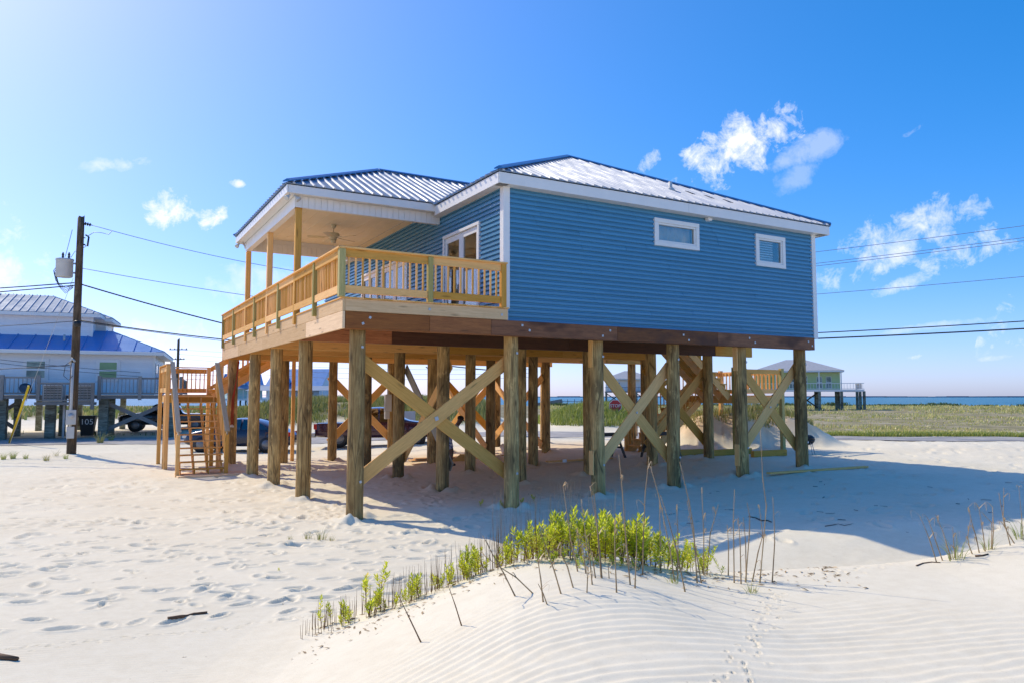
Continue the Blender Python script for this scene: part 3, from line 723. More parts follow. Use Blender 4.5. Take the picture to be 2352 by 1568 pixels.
# rooms behind the glass
abox('floor', WX0 + .12, WX1 - .12, WY0 + .12, WY1 - .12, 4.10, 4.16, TAN, H, 0)
abox('ceiling', WX0 + .12, WX1 - .12, WY0 + .12, WY1 - .12, 6.80, 6.83, CREAM, H, 0)
abox('inner_wall', 5.9, 6.0, 4.6, 9.8, 4.17, 6.79, TAN, H, 0); abox('inner_wall', 6.01, WX1 - .13, 3.9, 4.0, 4.17, 6.79, TAN, H, 0)
def window_x(x0, x1, z0, z1, parent=H, blind=False):
    y = WY0 - .04; f = .105
    wdw = abox('window', x0 - f, x1 + f, y - .042, y + .03, z1, z1 + f, WHITE, parent, .006)
    abox('frame', x0 - f, x1 + f, y - .042, y + .03, z0 - f, z0 - .001, WHITE, wdw, .006)
    for a, b_ in ((x0 - f, x0), (x1, x1 + f)): abox('frame', a, b_, y - .040, y + .03, z0, z1 - .001, WHITE, wdw, .006)
    for a, b_, c, d in ((x0, x1, z1 - .045, z1 - .001), (x0, x1, z0, z0 + .045)): abox('sash', a, b_, y - .015, y + .04, c, d, WHITE, wdw, .004)
    for a, b_ in ((x0, x0 + .05), (x1 - .05, x1)): abox('sash', a, b_, y - .013, y + .04, z0 + .046, z1 - .047, WHITE, wdw, .004)
    abox('pane', x0 + .05, x1 - .05, y + .022, y + .028, z0 + .045, z1 - .045, GLASS, wdw, 0)
    if not blind:  # added sheet close behind the glass, catching daylight so the pane looks beige
        pts = [(x0 + .02 + (x1 - x0 - .04) * i / 24, y + .16 + .025 * math.sin(i * 1.3), z0 - .05) for i in range(25)]
        cu = pymesh('added_beige_sheet', [p_ for p_ in pts] + [(a, b_, z1 + .05) for a, b_, _ in pts], [(i, i + 1, 26 + i, 25 + i) for i in range(24)], False, True)
        o_ = link('added_beige_sheet', cu, TAN, wdw); o_.modifiers.new('t', 'SOLIDIFY').thickness = .006
    if blind:
        for k in range(9):
            zz = z0 + .07 + k * (z1 - z0 - .14) / 8
            board('blind_slat', (x0 + .055, y + .075, zz), (x0 + .055 + (x1 - x0 - .11) * .72, y + .075, zz), .042, .004, WHITE, wdw, (0, .5, 1), 0)
window_x(*W1); window_x(*W2, blind=True)
def door_y(y0, y1, z0, z1, parent=H, leaves=2, sill=False):
    """glazed door or window in the wall that looks out over the deck"""
    x = WX0 - .035; f = .075
    d = abox('french_door' if not sill else 'window', x - .04, x + .05, y0 - f, y1 + f, z1, z1 + f, WHITE, parent, .006)
    for a, b_ in ((y0 - f, y0), (y1, y1 + f)): abox('frame', x - .038, x + .05, a, b_, z0 - (f if sill else 0), z1 - .001, WHITE, d, .005)
    if sill: abox('sill', x - .05, x + .05, y0, y1, z0 - f, z0 - .001, WHITE, d, .005)
    w = (y1 - y0) / leaves
    for k in range(leaves):
        a, b_ = y0 + k * w + .004, y0 + (k + 1) * w - .004; st = .11 if not sill else .05; bt = .2 if not sill else .06
        for p_, q_ in ((a, a + st), (b_ - st, b_)): abox('stile', x + .0, x + .045, p_, q_, z0 + .01, z1 - .004, WHITE, d, .004)
        abox('rail', x + .002, x + .043, a + st, b_ - st, z1 - .14, z1 - .004, WHITE, d, .004); abox('rail', x + .002, x + .043, a + st, b_ - st, z0 + .01, z0 + bt, WHITE, d, .004)
        abox('pane', x + .02, x + .026, a + st, b_ - st, z0 + bt, z1 - .14, GLASS, d, 0)
    return d
door_y(*D1); door_y(*D2); door_y(*D3, sill=True)
# ---- roofs
def roof_face(poly, parent, spacing=.235, rib_mat=RIBM, mat=ROOF, phase=.1, rib_h=.034, name='roof_face', overhang=.04, rib_name='rib'):
    """poly: first two corners are the eave"""
    P = [np.array(p_, float) for p_ in poly]; u = P[1] - P[0]; L = np.linalg.norm(u); u /= L
    n = np.cross(u, P[-1] - P[0]); n /= np.linalg.norm(n)
    if n[2] < 0: n = -n
    v = np.cross(n, u)
    if np.dot(v, P[2] - P[0]) < 0: v = -v
    q = [(np.dot(p_ - P[0], u), np.dot(p_ - P[0], v)) for p_ in P]
    face = prism(name, [p_ for p_ in P], n * .02, mat, parent, True)
    us = [a for a, _ in q]; k = min(us) + phase
    while k < max(us) - .03:
        vsx = []
        for (a, b_), (c, d) in zip(q, q[1:] + q[:1]):
            if (a - k) * (c - k) < 0: vsx.append(b_ + (d - b_) * (k - a) / (c - a))
        if len(vsx) >= 2:
            lo, hi = min(vsx), max(vsx)
            if lo < .02: lo = -overhang
            if hi - lo > .1:
                base = P[0] + u * k + v * lo + n * .021
                pts = [base - u * .034, base + u * .034, base + u * .016 + n * rib_h, base - u * .016 + n * rib_h]
                prism(rib_name, pts, v * (hi - lo - .01), rib_mat, face, True)
        k += spacing
    return face
def cap(p0, p1, parent, w=.2, mat=CAPB, h=.035):
    p0, p1 = np.array(p0, float), np.array(p1, float); d = p1 - p0; sd2 = np.cross(d, [0, 0, 1]); sd2 /= np.linalg.norm(sd2)
    u3 = np.array([0, 0, 1.0]); drop = h
    pts = [p0 - sd2 * w / 2 - u3 * drop * .2, p0 - sd2 * w / 2 + u3 * .02, p0 + u3 * (h + .03), p0 + sd2 * w / 2 + u3 * .02, p0 + sd2 * w / 2 - u3 * drop * .2]
    return prism('ridge_cap', pts, d, mat, parent, True)
SL = .49
EX0, EX1, EY0, EY1, EZ = 2.85, 13.47, -.52, 13.95, 7.08
hx = (EX1 - EX0) / 2; RX = EX0 + hx; RZ = EZ + hx * SL
A1, A2, A3, A4 = (EX0, EY0, EZ), (EX1, EY0, EZ), (EX1, EY1, EZ), (EX0, EY1, EZ)
T1, T2 = (RX, EY0 + hx, RZ), (RX, EY1 - hx, RZ)
roof_face([A1, A2, T1], H); roof_face([A2, A3, T2, T1], H, .47); roof_face([A3, A4, T2], H, .47); roof_face([A4, A1, T1, T2], H)
for a, b_ in ((A1, T1), (A2, T1), (A3, T2), (A4, T2), (T1, T2)): cap(np.array(a) + [0, 0, .045], np.array(b_) + [0, 0, .045], H)
PX0, PY0, PY1, PZ = -.78, 2.84, 9.49, 7.13
ph = (PY1 - PY0) / 2; PR = PY0 + ph; PRZ = PZ + ph * SL
B1, B2, B3, B4 = (PX0, PY0, PZ), (EX0, PY0, PZ), (EX0, PY1, PZ), (PX0, PY1, PZ)
Q1 = (PX0 + ph, PR, PRZ); Q2 = (EX0 + ph, PR, PRZ)
roof_face([B1, B2, Q2, Q1], H, .235, phase=.16); roof_face([B4, B1, Q1], H, .235); roof_face([B3, B4, Q1, Q2], H, .47)
for a, b_ in ((B1, Q1), (B4, Q1), (Q1, Q2)): cap(np.array(a) + [0, 0, .045], np.array(b_) + [0, 0, .045], H)
lathe('vent_pipe', [(.05, 0), (.05, .34)], GREYBOX, H, Matrix.Translation((8.95, 1.0, EZ + 1.52 * SL - .08)), 12)
lathe('vent_pipe', [(.16, 0), (.09, .10), (.055, .12), (.055, .14)], GREYBOX, H, Matrix.Translation((8.95, 1.0, EZ + 1.52 * SL - .02)), 12)
for k, (x_, y_) in enumerate(((9.55, .75), (10.05, .55), (10.55, .35))):
    board('loose_strip', (x_, y_, EZ + (y_ - EY0) * SL + .075), (x_ + .06, y_ + .34, EZ + (y_ + .34 - EY0) * SL + .075), .10, .012, BLACKP, H, (1, 0, 0), 0)
# fascia, soffit
fz0, fz1 = 6.83, EZ - .012
for a, b_ in ((EX0 + .03, 8.2), (8.2, EX1 - .03)): abox('fascia', a, b_ - .004, EY0 + .02, EY0 + .045, fz0, fz1, WHITE, H, .004)
abox('fascia', EX0 + .02, EX0 + .045, EY0 + .05, PY0 + .02, fz0, fz1, WHITE, H, .004); abox('fascia', EX0 + .02, EX0 + .045, PY1 - .02, EY1 - .05, fz0, fz1, WHITE, H, .004)
abox('fascia', EX1 - .045, EX1 - .02, EY0 + .05, EY1 - .05, fz0, fz1, WHITE, H, .004)
abox('fascia', EX0 + .05, EX1 - .05, EY1 - .045, EY1 - .02, fz0, fz1, WHITE, H, .004)
for k in range(14):
    a = EX0 + .05 + k * .754; abox('soffit_panel', a, a + .75, EY0 + .05, WY0 + .0, 6.842, 6.852, WHITE, H, 0)
for a, b_ in ((EY0 + .05, PY0 + .2), (PY1 - .2, EY1 - .05)): abox('soffit_panel', EX0 + .05, WX0 - .004, a, b_, 6.842, 6.852, WHITE, H, 0)
abox('soffit_panel', WX1 + .03, EX1 - .05, EY0 + .05, EY1 - .05, 6.842, 6.852, WHITE, H, 0)
abox('wall_lamp_base', 8.98, 9.12, WY0 - .16, WY0 - .03, 6.76, 6.84, WHITE, H, .01)
# porch: posts, wrapped beams, ceiling
pz0, pz1 = 6.93, PZ - .012
abox('fascia', PX0 + .05, EX0 + .3, PY0 + .02, PY0 + .045, pz0, pz1, WHITE, H, .004); abox('fascia', PX0 + .02, PX0 + .045, PY0 + .02, PY1 - .02, pz0, pz1, WHITE, H, .004); abox('fascia', PX0 + .05, EX0 + .3, PY1 - .045, PY1 - .02, pz0, pz1, WHITE, H, .004)
abox('soffit_panel', PX0 + .05, -.52, PY0 + .05, PY1 - .05, 6.952, 6.962, WHITE, H, 0); abox('soffit_panel', -.51, WX0 - .0, PY0 + .05, 3.10, 6.952, 6.962, WHITE, H, 0); abox('soffit_panel', -.51, WX0, 9.24, PY1 - .05, 6.952, 6.962, WHITE, H, 0)
def wrapped(axis, u0, u1, n0, n1, out):
    b_ = abox('porch_beam', u0, u1, n0, n1, 6.69, 7.10, WHITE, H, 0) if axis == 'x' else abox('porch_beam', n0, n1, u0, u1, 6.69, 7.10, WHITE, H, 0)
    k = u0
    while k < u1 - .02:
        e = min(k + .148, u1); f = (n0 - .014, n0 - .001) if out < 0 else (n1 + .001, n1 + .014)
        i_ = (n1 + .001, n1 + .012) if out < 0 else (n0 - .012, n0 - .001)
        if axis == 'x': abox('cladding_strip', k, e - .006, f[0], f[1], 6.675, 6.95, WHITE, b_, .003)
        else: abox('cladding_strip', f[0], f[1], k, e - .006, 6.675, 6.95, WHITE, b_, .003)
        k += .148
wrapped('x', -.50, 3.13, 3.12, 3.27, -1); wrapped('y', 3.13, 9.23, -.50, -.35, -1); wrapped('x', -.34, 3.13, 9.08, 9.23, -1)
for k in range(12):
    a = -.34 + k * .2915; abox('ceiling_board', a, a + .288, 3.275, 9.075, 7.085, 7.10, CREAM, H, .003)
for y in (3.24, 6.27, 9.30): abox('porch_post', -.475, -.335, y - .07, y + .07, DZ - .22, 6.69, PINE if y != 6.27 else PINE, H, .008)
# railings
def railing(p0, p1, z, n_bal, parent=None, out=(0, 0), mats=None, top=.93, own=True):
    """one bay between two posts: cap, upper board, lower board, balusters. z = (z0, z1) of the walking surface"""
    p0, p1 = Vector(p0), Vector(p1); za, zb = z; pt = lambda q, k_, o: Vector((q.x, q.y, (za if k_ == 0 else zb) + o))
    rl = board('railing', pt(p0, 0, top - .085), pt(p1, 1, top - .085), .165, .036, mats or PINE, parent)
    off = Vector((out[0], out[1], 0)) * .002
    board('lower_rail', pt(p0, 0, .15) + off, pt(p1, 1, .15) + off, .15, .036, mats or PINE, rl)
    for k in range(n_bal):
        t = (k + .6) / (n_bal + .2); q = p0.lerp(p1, t); zz = za + (zb - za) * t; o_ = Vector((-out[0], -out[1], 0)) * .036
        board('baluster', Vector((q.x, q.y, zz + .11)) + o_, Vector((q.x, q.y, zz + top - .04)) + o_, .034, .034, mats or PINE, rl, (0, 1, 0), .003)
    return rl
YP = [-.37, 1.48, 3.24, 4.85, 6.27, 7.85, 9.30, 11.28, 13.40]
xr = -.455
for i, (a, b_) in enumerate(zip(YP[:-1], YP[1:])): railing((xr, a + .045, 0), (xr, b_ - .045, 0), (DZ, DZ), max(9, int((b_ - a) / .125)), H, (-1, 0))
for i, y in enumerate(YP):
    if i in (0, 2, 4, 6): continue
    abox('rail_post', xr - .045, xr + .045, y - .045, y + .045, DZ - .20, DZ + .915, PINE_GREEN, H, .005)
abox('rail_post', -.50, -.38, -.42, -.29, DZ + .002, DZ + .915, PINE_GREEN, H, .006)
abox('rail_cap', xr - .07, xr + .07, -.43, 13.5, DZ + .918, DZ + .955, PINE, H, .006)
yq = -.375
railing((-.38, yq, 0), (1.31, yq, 0), (DZ, DZ), 12, H, (0, -1)); railing((1.42, yq, 0), (2.98, yq, 0), (DZ, DZ), 11, H, (0, -1))
abox('rail_post', 1.31, 1.42, yq - .05, yq + .06, DZ + .002, DZ + .915, PINE_GREEN, H, .006); abox('rail_post', 2.98, 3.10, yq - .05, yq + .06, DZ + .002, DZ + .915, PINE, H, .006)
abox('rail_cap', -.38, 3.12, yq - .07, yq + .07, DZ + .918, DZ + .955, PINE, H, .006)
# ---- stairs
def stair(p0, p1, axis, width, n, z0, z1, name='staircase', ns=3, mat=PINE, tread_w=.27):
    """straight flight: p0 bottom, p1 top (one edge); axis = unit vector across the flight"""
    p0, p1, ax = Vector((*p0, 0)), Vector((*p1, 0)), Vector((*axis, 0)); run = (p1 - p0); u = run.normalized()
    st = None; rise = (z1 - z0) / n; go = run.length / n
    for k in range(ns):
        o_ = ax * (width * (k / (ns - 1)) * .96 + .02 * width)
        a = p0 + o_ + Vector((0, 0, z0 - .08)) + u * .05; b_ = p1 + o_ + Vector((0, 0, z1 - .24))
        s_ = board(name if st is None else 'stringer', a, b_, .24, .038, mat, H if st is None else st, (0, 0, 1), .004)
        if st is None: st = s_
    for k in range(n):
        c = p0 + u * (go * (k + .5)) + Vector((0, 0, z0 + rise * (k + 1) - .02))
        board('tread', c + ax * -.03, c + ax * (width + .03), tread_w, .036, mat, st, (u.x, u.y, 0), .004)
        for q in range(ns):   # the cut carriage under each tread
            o_ = ax * (width * (q / (ns - 1)) * .96 + .02 * width); e0 = p0 + u * (go * k + .01) + o_; e1 = p0 + u * (go * (k + 1) - .01) + o_; zt = z0 + rise * (k + 1) - .04
            pts = [e0 + Vector((0, 0, zt)), e1 + Vector((0, 0, zt)), e0 + Vector((0, 0, zt - rise))]
            prism('carriage_step', [Vector(w_) - ax * .018 for w_ in pts], ax * .036, mat, st, True)
    return st
g0 = hz(-1.4, 10.1)
s1 = stair((-2.05, 10.15), (-2.05, 12.45), (1, 0), 1.22, 12, g0, 2.36, ns=4)
LZ = 2.40
for a in np.arange(-2.16, -.72, .143): abox('landing_board', a, a + .138, 12.4, 15.05, LZ - .03, LZ, PINE, H, .003)
abox('landing_rim', -2.18, -.72, 12.36, 12.398, LZ - .26, LZ - .032, PINE, H, .004); abox('landing_rim', -2.19, -2.15, 12.40, 15.05, LZ - .26, LZ - .032, PINE, H, .004)
abox('landing_rim', -.76, -.72, 12.40, 13.80, LZ - .26, LZ - .032, PINE, H, .004); abox('landing_rim', -2.14, -.77, 15.01, 15.05, LZ - .26, LZ - .032, PINE, H, .004)
for k in (1, 2): abox('landing_rim', -2.15 + .47 * k, -2.11 + .47 * k, 12.41, 15.0, LZ - .25, LZ - .034, PINE, H, 0)
for x, y, zt in ((-2.24, 12.42, LZ + .95), (-2.24, 15.0, LZ + .95), (-.66, 12.40, LZ + .98), (-.66, 15.0, LZ + .97), (-2.24, 12.9, LZ - .03), (-.80, 12.9, LZ - .04)):
    abox('landing_post', x - .06, x + .06, y - .06, y + .06, hz(x, y) - .2, zt, PINE, H, .006)
railing((-2.17, 15.03, 0), (-.73, 15.03, 0), (LZ, LZ), 10, H, (0, 1)); railing((-2.24, 12.48, 0), (-2.24, 14.94, 0), (LZ, LZ), 16, H, (-1, 0))
abox('rail_cap', -2.30, -.60, 14.93, 15.07, LZ + .955, LZ + .99, PINE, H, .005); abox('rail_cap', -2.31, -2.17, 12.34, 14.92, LZ + .955, LZ + .99, PINE, H, .005)
for x in (-2.12, -.76):                       # hand rails of the lower flight
    abox('stair_post', x - .055, x + .055, 10.04, 10.15, g0 - .3, g0 + 1.22, PINE, H, .006)
    board('stair_rail', (x, 10.02, g0 + 1.20), (x, 12.42, LZ + .95), .15, .04, PINE_GREY, H, (0, 0, 1)); board('stair_rail', (x, 9.98, g0 + 1.30), (x, 12.45, LZ + 1.05), .036, .14, PINE_GREY, H, (0, 0, 1))
    board('stair_rail', (x, 10.12, g0 + .42), (x, 12.42, LZ + .15), .15, .036, PINE, H, (0, 0, 1))
    for k in range(13):
        t = (k + .7) / 13.6; yy = 10.1 + 2.3 * t; zz = g0 + (LZ - .15 - g0) * t
        xo = x + (.035 if x < -1 else -.035); board('baluster', (xo, yy, zz + .36), (xo, yy, zz + 1.17), .034, .034, PINE, H, (0, 1, 0), .003)
abox('stair_pad', -2.15, 0.25, 9.55, 10.75, g0 - .05, g0 + .03, PINE_PALE, H, .01)
s2 = stair((-.70, 13.88), (2.05, 13.88), (0, 1), 1.1, 9, LZ, DZ, ns=3)
for y in (13.86, 15.02):
    board('stair_rail', (-.62, y, LZ + .90), (2.1, y, DZ + .9), .15, .036, PINE, H); board('stair_rail', (-.62, y, LZ + .22), (2.1, y, DZ + .22), .13, .036, PINE, H)
    for k in range(16):
        t = (k + .5) / 16; board('baluster', (-.6 + 2.7 * t, y, LZ + .18 + 1.8 * t), (-.6 + 2.7 * t, y, LZ + .9 + 1.8 * t), .034, .034, PINE, H, (0, 1, 0), .003)
abox('stair_post', 2.05, 2.17, 13.80, 13.92, hz(2.1, 13.9) - .2, DZ + .95, PINE, H, .006); abox('stair_post', 2.05, 2.17, 14.96, 15.08, hz(2.1, 15) - .2, DZ + .95, PINE, H, .006)
# side stairs beyond the right wall: two flights and a landing
gr = hz(13.4, 7.2)
stair((15.15, 5.02), (13.15, 5.02), (0, 1), 1.3, 9, 2.38, DZ, ns=4)
stair((12.75, 6.55), (15.15, 6.55), (0, 1), 1.25, 9, gr, 2.38, ns=3)
for a in np.arange(15.15, 17.6, .143): abox('landing_board', a, a + .138, 4.98, 7.85, 2.35, 2.38, PINE, H, .003)
for q in ((15.15, 17.62, 4.94, 4.978), (15.15, 17.62, 7.852, 7.89)): abox('landing_rim', *q, 2.10, 2.348, PINE, H, .004)
for q in ((15.15, 15.19, 4.98, 7.85), (17.58, 17.62, 4.98, 7.85)): abox('landing_rim', *q, 2.10, 2.348, PINE, H, .004)
for x, y in ((15.22, 4.9), (17.60, 4.9), (15.22, 7.93), (17.60, 7.93)): abox('landing_post', x - .07, x + .07, y - .07, y + .07, hz(x, y) - .3, 3.36, PINE_GREEN if y < 6 else PINE, H, .006)
railing((15.29, 4.90, 0), (17.53, 4.90, 0), (2.38, 2.38), 12, H, (0, -1)); railing((17.60, 4.97, 0), (17.60, 7.86, 0), (2.38, 2.38), 16, H, (1, 0)); railing((15.29, 7.93, 0), (17.53, 7.93, 0), (2.38, 2.38), 12, H, (0, 1))
for y in (6.50, 7.86):
    board('stair_rail', (12.8, y, gr + .95), (15.2, y, 3.3), .15, .036, PINE, H)
    for k in range(14):
        t = (k + .5) / 14; board('baluster', (12.85 + 2.3 * t, y, gr + .2 + 1.9 * t), (12.85 + 2.3 * t, y, gr + .95 + 1.9 * t), .034, .034, PINE, H, (0, 1, 0), .003)
abox('stair_post', 12.72, 12.84, 6.42, 6.54, gr - .2, gr + 1.05, PINE, H, .006); abox('stair_post', 12.72, 12.84, 7.82, 7.94, gr - .2, gr + 1.05, PINE, H, .006)
# small fittings of the house
def flood_light(x, y, z, label, sg=1):
    f = thing('flood_light', label, 'flood light', (x, y, z), 0, 'twin flood lights under the porch eaves')
    lathe('base_plate', [(.06, -.03), (.07, 0), (.07, .012)], WHITE, f, Matrix.Translation((x, y, z - .012)), 14)
    for dx, dy in ((-.10, -.06), (.10, -.06)):
        Mt = Matrix.Translation((x + dx, y + dy, z - .10)) @ Vector((dx, dy * 1.2, -.12)).to_track_quat('Z', 'Y').to_matrix().to_4x4()
        lathe('lamp_head', [(.015, -.10), (.025, -.05), (.03, -.02), (.062, .05), (.064, .075), (.05, .078)], GREYBOX, f, Mt, 14)
    tube('bracket', [(x - .09, y - .05, z - .09), (x, y, z - .03), (x + .09, y - .05, z - .09)], .012, WHITE, f)
flood_light(-.62, 3.0, 6.952, 'grey twin flood light under the near corner of the porch eaves')
flood_light(-.62, 9.35, 6.952, 'grey twin flood light under the far left corner of the porch eaves')
f = thing('ceiling_fan', 'almond coloured five blade ceiling fan hanging from the porch ceiling', 'ceiling fan', (1.3, 6.25, 7.084))
fx, fy = 1.3, 6.25
lathe('canopy', [(.02, -.09), (.05, -.085), (.075, -.02), (.08, 0)], FANM, f, Matrix.Translation((fx, fy, 7.083)), 16)
tube('down_rod', [(fx, fy, 7.01), (fx, fy, 6.86)], .014, FANM, f)
lathe('motor', [(.03, -.20), (.09, -.19), (.10, -.14), (.15, -.12), (.17, -.07), (.15, -.02), (.05, 0)], FANM, f, Matrix.Translation((fx, fy, 6.87)), 18)
lathe('switch_cup', [(.02, -.10), (.07, -.09), (.08, 0)], FANM, f, Matrix.Translation((fx, fy, 6.67)), 14)
for k in range(5):
    a = 2 * math.pi * k / 5 + .35; dx, dy = math.cos(a), math.sin(a)
    b_ = board('blade', (fx + dx * .24, fy + dy * .24, 6.73), (fx + dx * .70, fy + dy * .70, 6.73), .135, .010, FANM, f, (-dy, dx, .22), .003)
    board('blade_arm', (fx + dx * .13, fy + dy * .13, 6.745), (fx + dx * .27, fy + dy * .27, 6.738), .04, .008, FANM, b_, (-dy, dx, .1), 0)
tube('pull_chain', [(fx, fy, 6.57), (fx, fy, 6.40)], .003, STEEL, f); lathe('pull_knob', [(.004, 0), (.012, .012), (.004, .03)], DARKWOOD, f, Matrix.Translation((fx, fy, 6.37)), 8)
# power box on a back piling, with its conduit
e = thing('electrical_box', 'grey electrical box with conduit fixed to a back piling', 'electrical box', (5.42, 12.95, 1.75))
abox('cabinet', 5.30, 5.55, 12.86, 13.02, 1.78, 2.42, GREYBOX, e, .012); abox('cabinet_door', 5.32, 5.53, 12.845, 12.858, 1.81, 2.38, GREYBOX, e, .004); abox('lower_box', 5.31, 5.48, 12.88, 13.02, 1.50, 1.775, GREYBOX, e, .01)
tube('conduit', [(5.42, 12.95, 2.42), (5.42, 12.95, 3.62)], .025, GREYBOX, e, 8)
# red test cords hung on the back left piling
for k, (dx, dz) in enumerate(((-.03, 0), (.0, .02), (.035, -.01))):
    c = tube('water_line', [(-.12 + .12 + .02 * k, 12.99, 3.55), (-.10 + .06, 13.02, 2.9), (-.14 + dx, 13.03, 2.2 + dz), (-.14 + dx, 13.03, 1.35 + dz)], .012, REDC, None, 6)
    tag(c, 'thin red plastic water line hanging down the back left piling', 'water line', 'red water lines on the back left piling')
    lathe('valve', [(.02, 0), (.028, .02), (.028, .05), (.012, .07)], WHITEP, c, Matrix.Translation((-.14 + dx, 13.03, 1.30 + dz)), 8)
# ---------------------------------------------------------------- neighbouring houses
def frame_at(s, d, ang):
    """local frame on the ground: u to the right along the front, v away; ang turns it clockwise seen from above"""
    x, y = to_xy(s, d); a = math.atan2(RV[1], RV[0]) - ang
    return Matrix.Translation((x, y, 0)) @ Matrix.Rotation(a, 4, 'Z')
class Local:
    """builds boxes in a house's own frame (u right, v away, z up)"""
    def __init__(s, root, M): s.r = root; s.M = M
    def box(s, name, u0, u1, v0, v1, z0, z1, mat, parent=None, b=0.0):
        L = (u1 - u0, v1 - v0, z1 - z0); k = L.index(max(L)); c = Matrix.Translation(((u0 + u1) / 2, (v0 + v1) / 2, (z0 + z1) / 2))
        rot = [Matrix.Identity(4), Matrix.Rotation(math.pi / 2, 4, 'Z'), Matrix.Rotation(-math.pi / 2, 4, 'Y')][k]
        dims = [(L[0], L[1], L[2]), (L[1], L[0], L[2]), (L[2], L[1], L[0])][k]
        return link(name, box_mesh(*dims, b, mat), None, parent or s.r, s.M @ c @ rot)
    def bar(s, name, p0, p1, w, t, mat, parent=None):
        a, b_ = s.M @ Vector(p0), s.M @ Vector(p1); return board(name, a, b_, w, t, mat, parent or s.r, (0, 0, 1), 0)
    def p(s, u, v, z): return np.array(s.M @ Vector((u, v, z)))
    def face(s, poly, mat, rib=None, spacing=.4, parent=None, name='roof_face'):
        pts = [s.p(*q) for q in poly]
        if rib: return roof_face(pts, parent or s.r, spacing, rib, mat, .2, .05, name, 0)
        n = np.cross(pts[1] - pts[0], pts[-1] - pts[0]); n /= np.linalg.norm(n); n = n if n[2] > 0 else -n
        return prism(name, pts, n * .05, mat, parent or s.r, True)
    def window(s, u0, u1, z0, z1, v, trim=WHITE, glass=None, parent=None, mull=True, side=None):
        w = s.box('window', u0, u1, v - .05, v - .005, z0, z1, trim, parent)
        zm = (z0 + z1) / 2; m_ = .06
        for a, b_ in (((z0 + m_), zm - .05), (zm + .05, z1 - m_)): s.box('pane', u0 + m_, u1 - m_, v - .062, v - .051, a, b_, glass or PANE, w)
        return w
    def rail(s, u0, u1, v, z, mat, n, h=.95, parent=None, axis='u'):
        P = lambda a, z_: ((a, v, z_) if axis == 'u' else (v, a, z_))
        r_ = s.bar('railing', P(u0, z + h), P(u1, z + h), .09, .06, mat, parent); s.bar('lower_rail', P(u0, z + .1), P(u1, z + .1), .06, .05, mat, r_)
        for k in range(n):
            a = u0 + (u1 - u0) * (k + .5) / n; s.bar('baluster', P(a, z + .1), P(a, z + h - .04), .035, .035, mat, r_)
    def hip(s, u0, u1, v0, v1, z, slope, mat, rib=None, spacing=.4, fascia=WHITE, ft=.2):
        w = (v1 - v0) / 2 if (v1 - v0) < (u1 - u0) else (u1 - u0) / 2
        A, B, C_, D_ = (u0, v0, z), (u1, v0, z), (u1, v1, z), (u0, v1, z)
        if v1 - v0 < u1 - u0: E_, G_ = (u0 + w, v0 + w, z + w * slope), (u1 - w, v0 + w, z + w * slope); faces = [[A, B, G_, E_], [B, C_, G_], [C_, D_, E_, G_], [D_, A, E_]]
        else: E_, G_ = (u0 + w, v0 + w, z + w * slope), (u0 + w, v1 - w, z + w * slope); faces = [[A, B, E_], [B, C_, G_, E_], [C_, D_, G_], [D_, A, E_, G_]]
        for f_ in faces: s.face(f_, mat, rib, spacing)
        for q in ((u0, u1, v0, v0 + .05), (u0, u1, v1 - .05, v1)): s.box('fascia', *q, z - ft, z - .005, fascia)
        for q in ((u0, u0 + .05, v0 + .051, v1 - .051), (u1 - .05, u1, v0 + .051, v1 - .051)): s.box('fascia', *q, z - ft, z - .006, fascia)
        s.box('soffit', u0 + .055, u1 - .055, v0 + .055, v1 - .055, z - ft + .02, z - ft + .04, fascia)
    def pile(s, u, v, zt, r_=.15, mat=None, square=True, parent=None):
        q = s.M @ Vector((u, v, 0)); zb = hz(q.x, q.y) - .4
        return s.box('piling', u - r_, u + r_, v - r_, v + r_, zb, zt, mat or PILE_GREY, parent, .02)
PANE, t, p = newmat('reflecting_pane')
lk(t, ramp(t, noise(t, coords(t), 1.5, 3), [(.4, (.10, .16, .15)), (.6, (.30, .38, .32))]), p.inputs['Base Color']); p.inputs['Roughness'].default_value = .08
PANE_G = plain('green_lit_pane', (.20, .34, .15), .12)
CONC = piling_mat('greenish_square_piling', (.20, .22, .17), (.36, .39, .32))
# ---- white house with the blue lower roof, on the left
M1 = frame_at(-21.4, 45.0, R(-21.05))
NH = thing('white_house', 'white two tier house with blue lower roof on square pilings', 'house', tuple(M1.translation))
L = Local(NH, M1)
zd = 2.45
def lap_walls(L_, u0, u1, v0, v1, z0, z1, mat, n, sides='fr', trim=WHITE, holes=()):
    w = L_.box('wall', u0 + .02, u1 - .02, v0 + .02, v1 - .02, z0, z1, mat)
    hh = (z1 - z0) / n
    for k in range(n):
        za = z0 + k * hh
        for sd2 in sides:
            if sd2 == 'f': pts = [(u0, v0 + .018, za), (u0, v0 - .012, za), (u0, v0 + .012, za + hh), (u0, v0 + .018, za + hh)]; ext = (u1 - u0, 0, 0)
            else: pts = [(u1 - .018, v0, za), (u1 + .012, v0, za), (u1 - .012, v0, za + hh), (u1 - .018, v0, za + hh)]; ext = (0, v1 - v0, 0)
            prism('siding_board', [L_.p(*q) for q in pts], np.array(L_.M.to_3x3() @ Vector(ext)), mat, w, True)
    for uu, vv in ((u0, v0), (u1, v0), (u1, v1)): L_.box('corner_trim', uu - .06, uu + .06, vv - .06, vv + .06, z0, z1, trim)
    return w
lap_walls(L, -17, 0, 0, 8, zd, 4.95, SIDE_W, 17)
lap_walls(L, -17, -3.6, 1.7, 7.0, 5.4, 7.2, SIDE_W, 10); lap_walls(L, -6.2, -3.15, 3.6, 7.02, 5.4, 7.2, SIDE_W, 10)
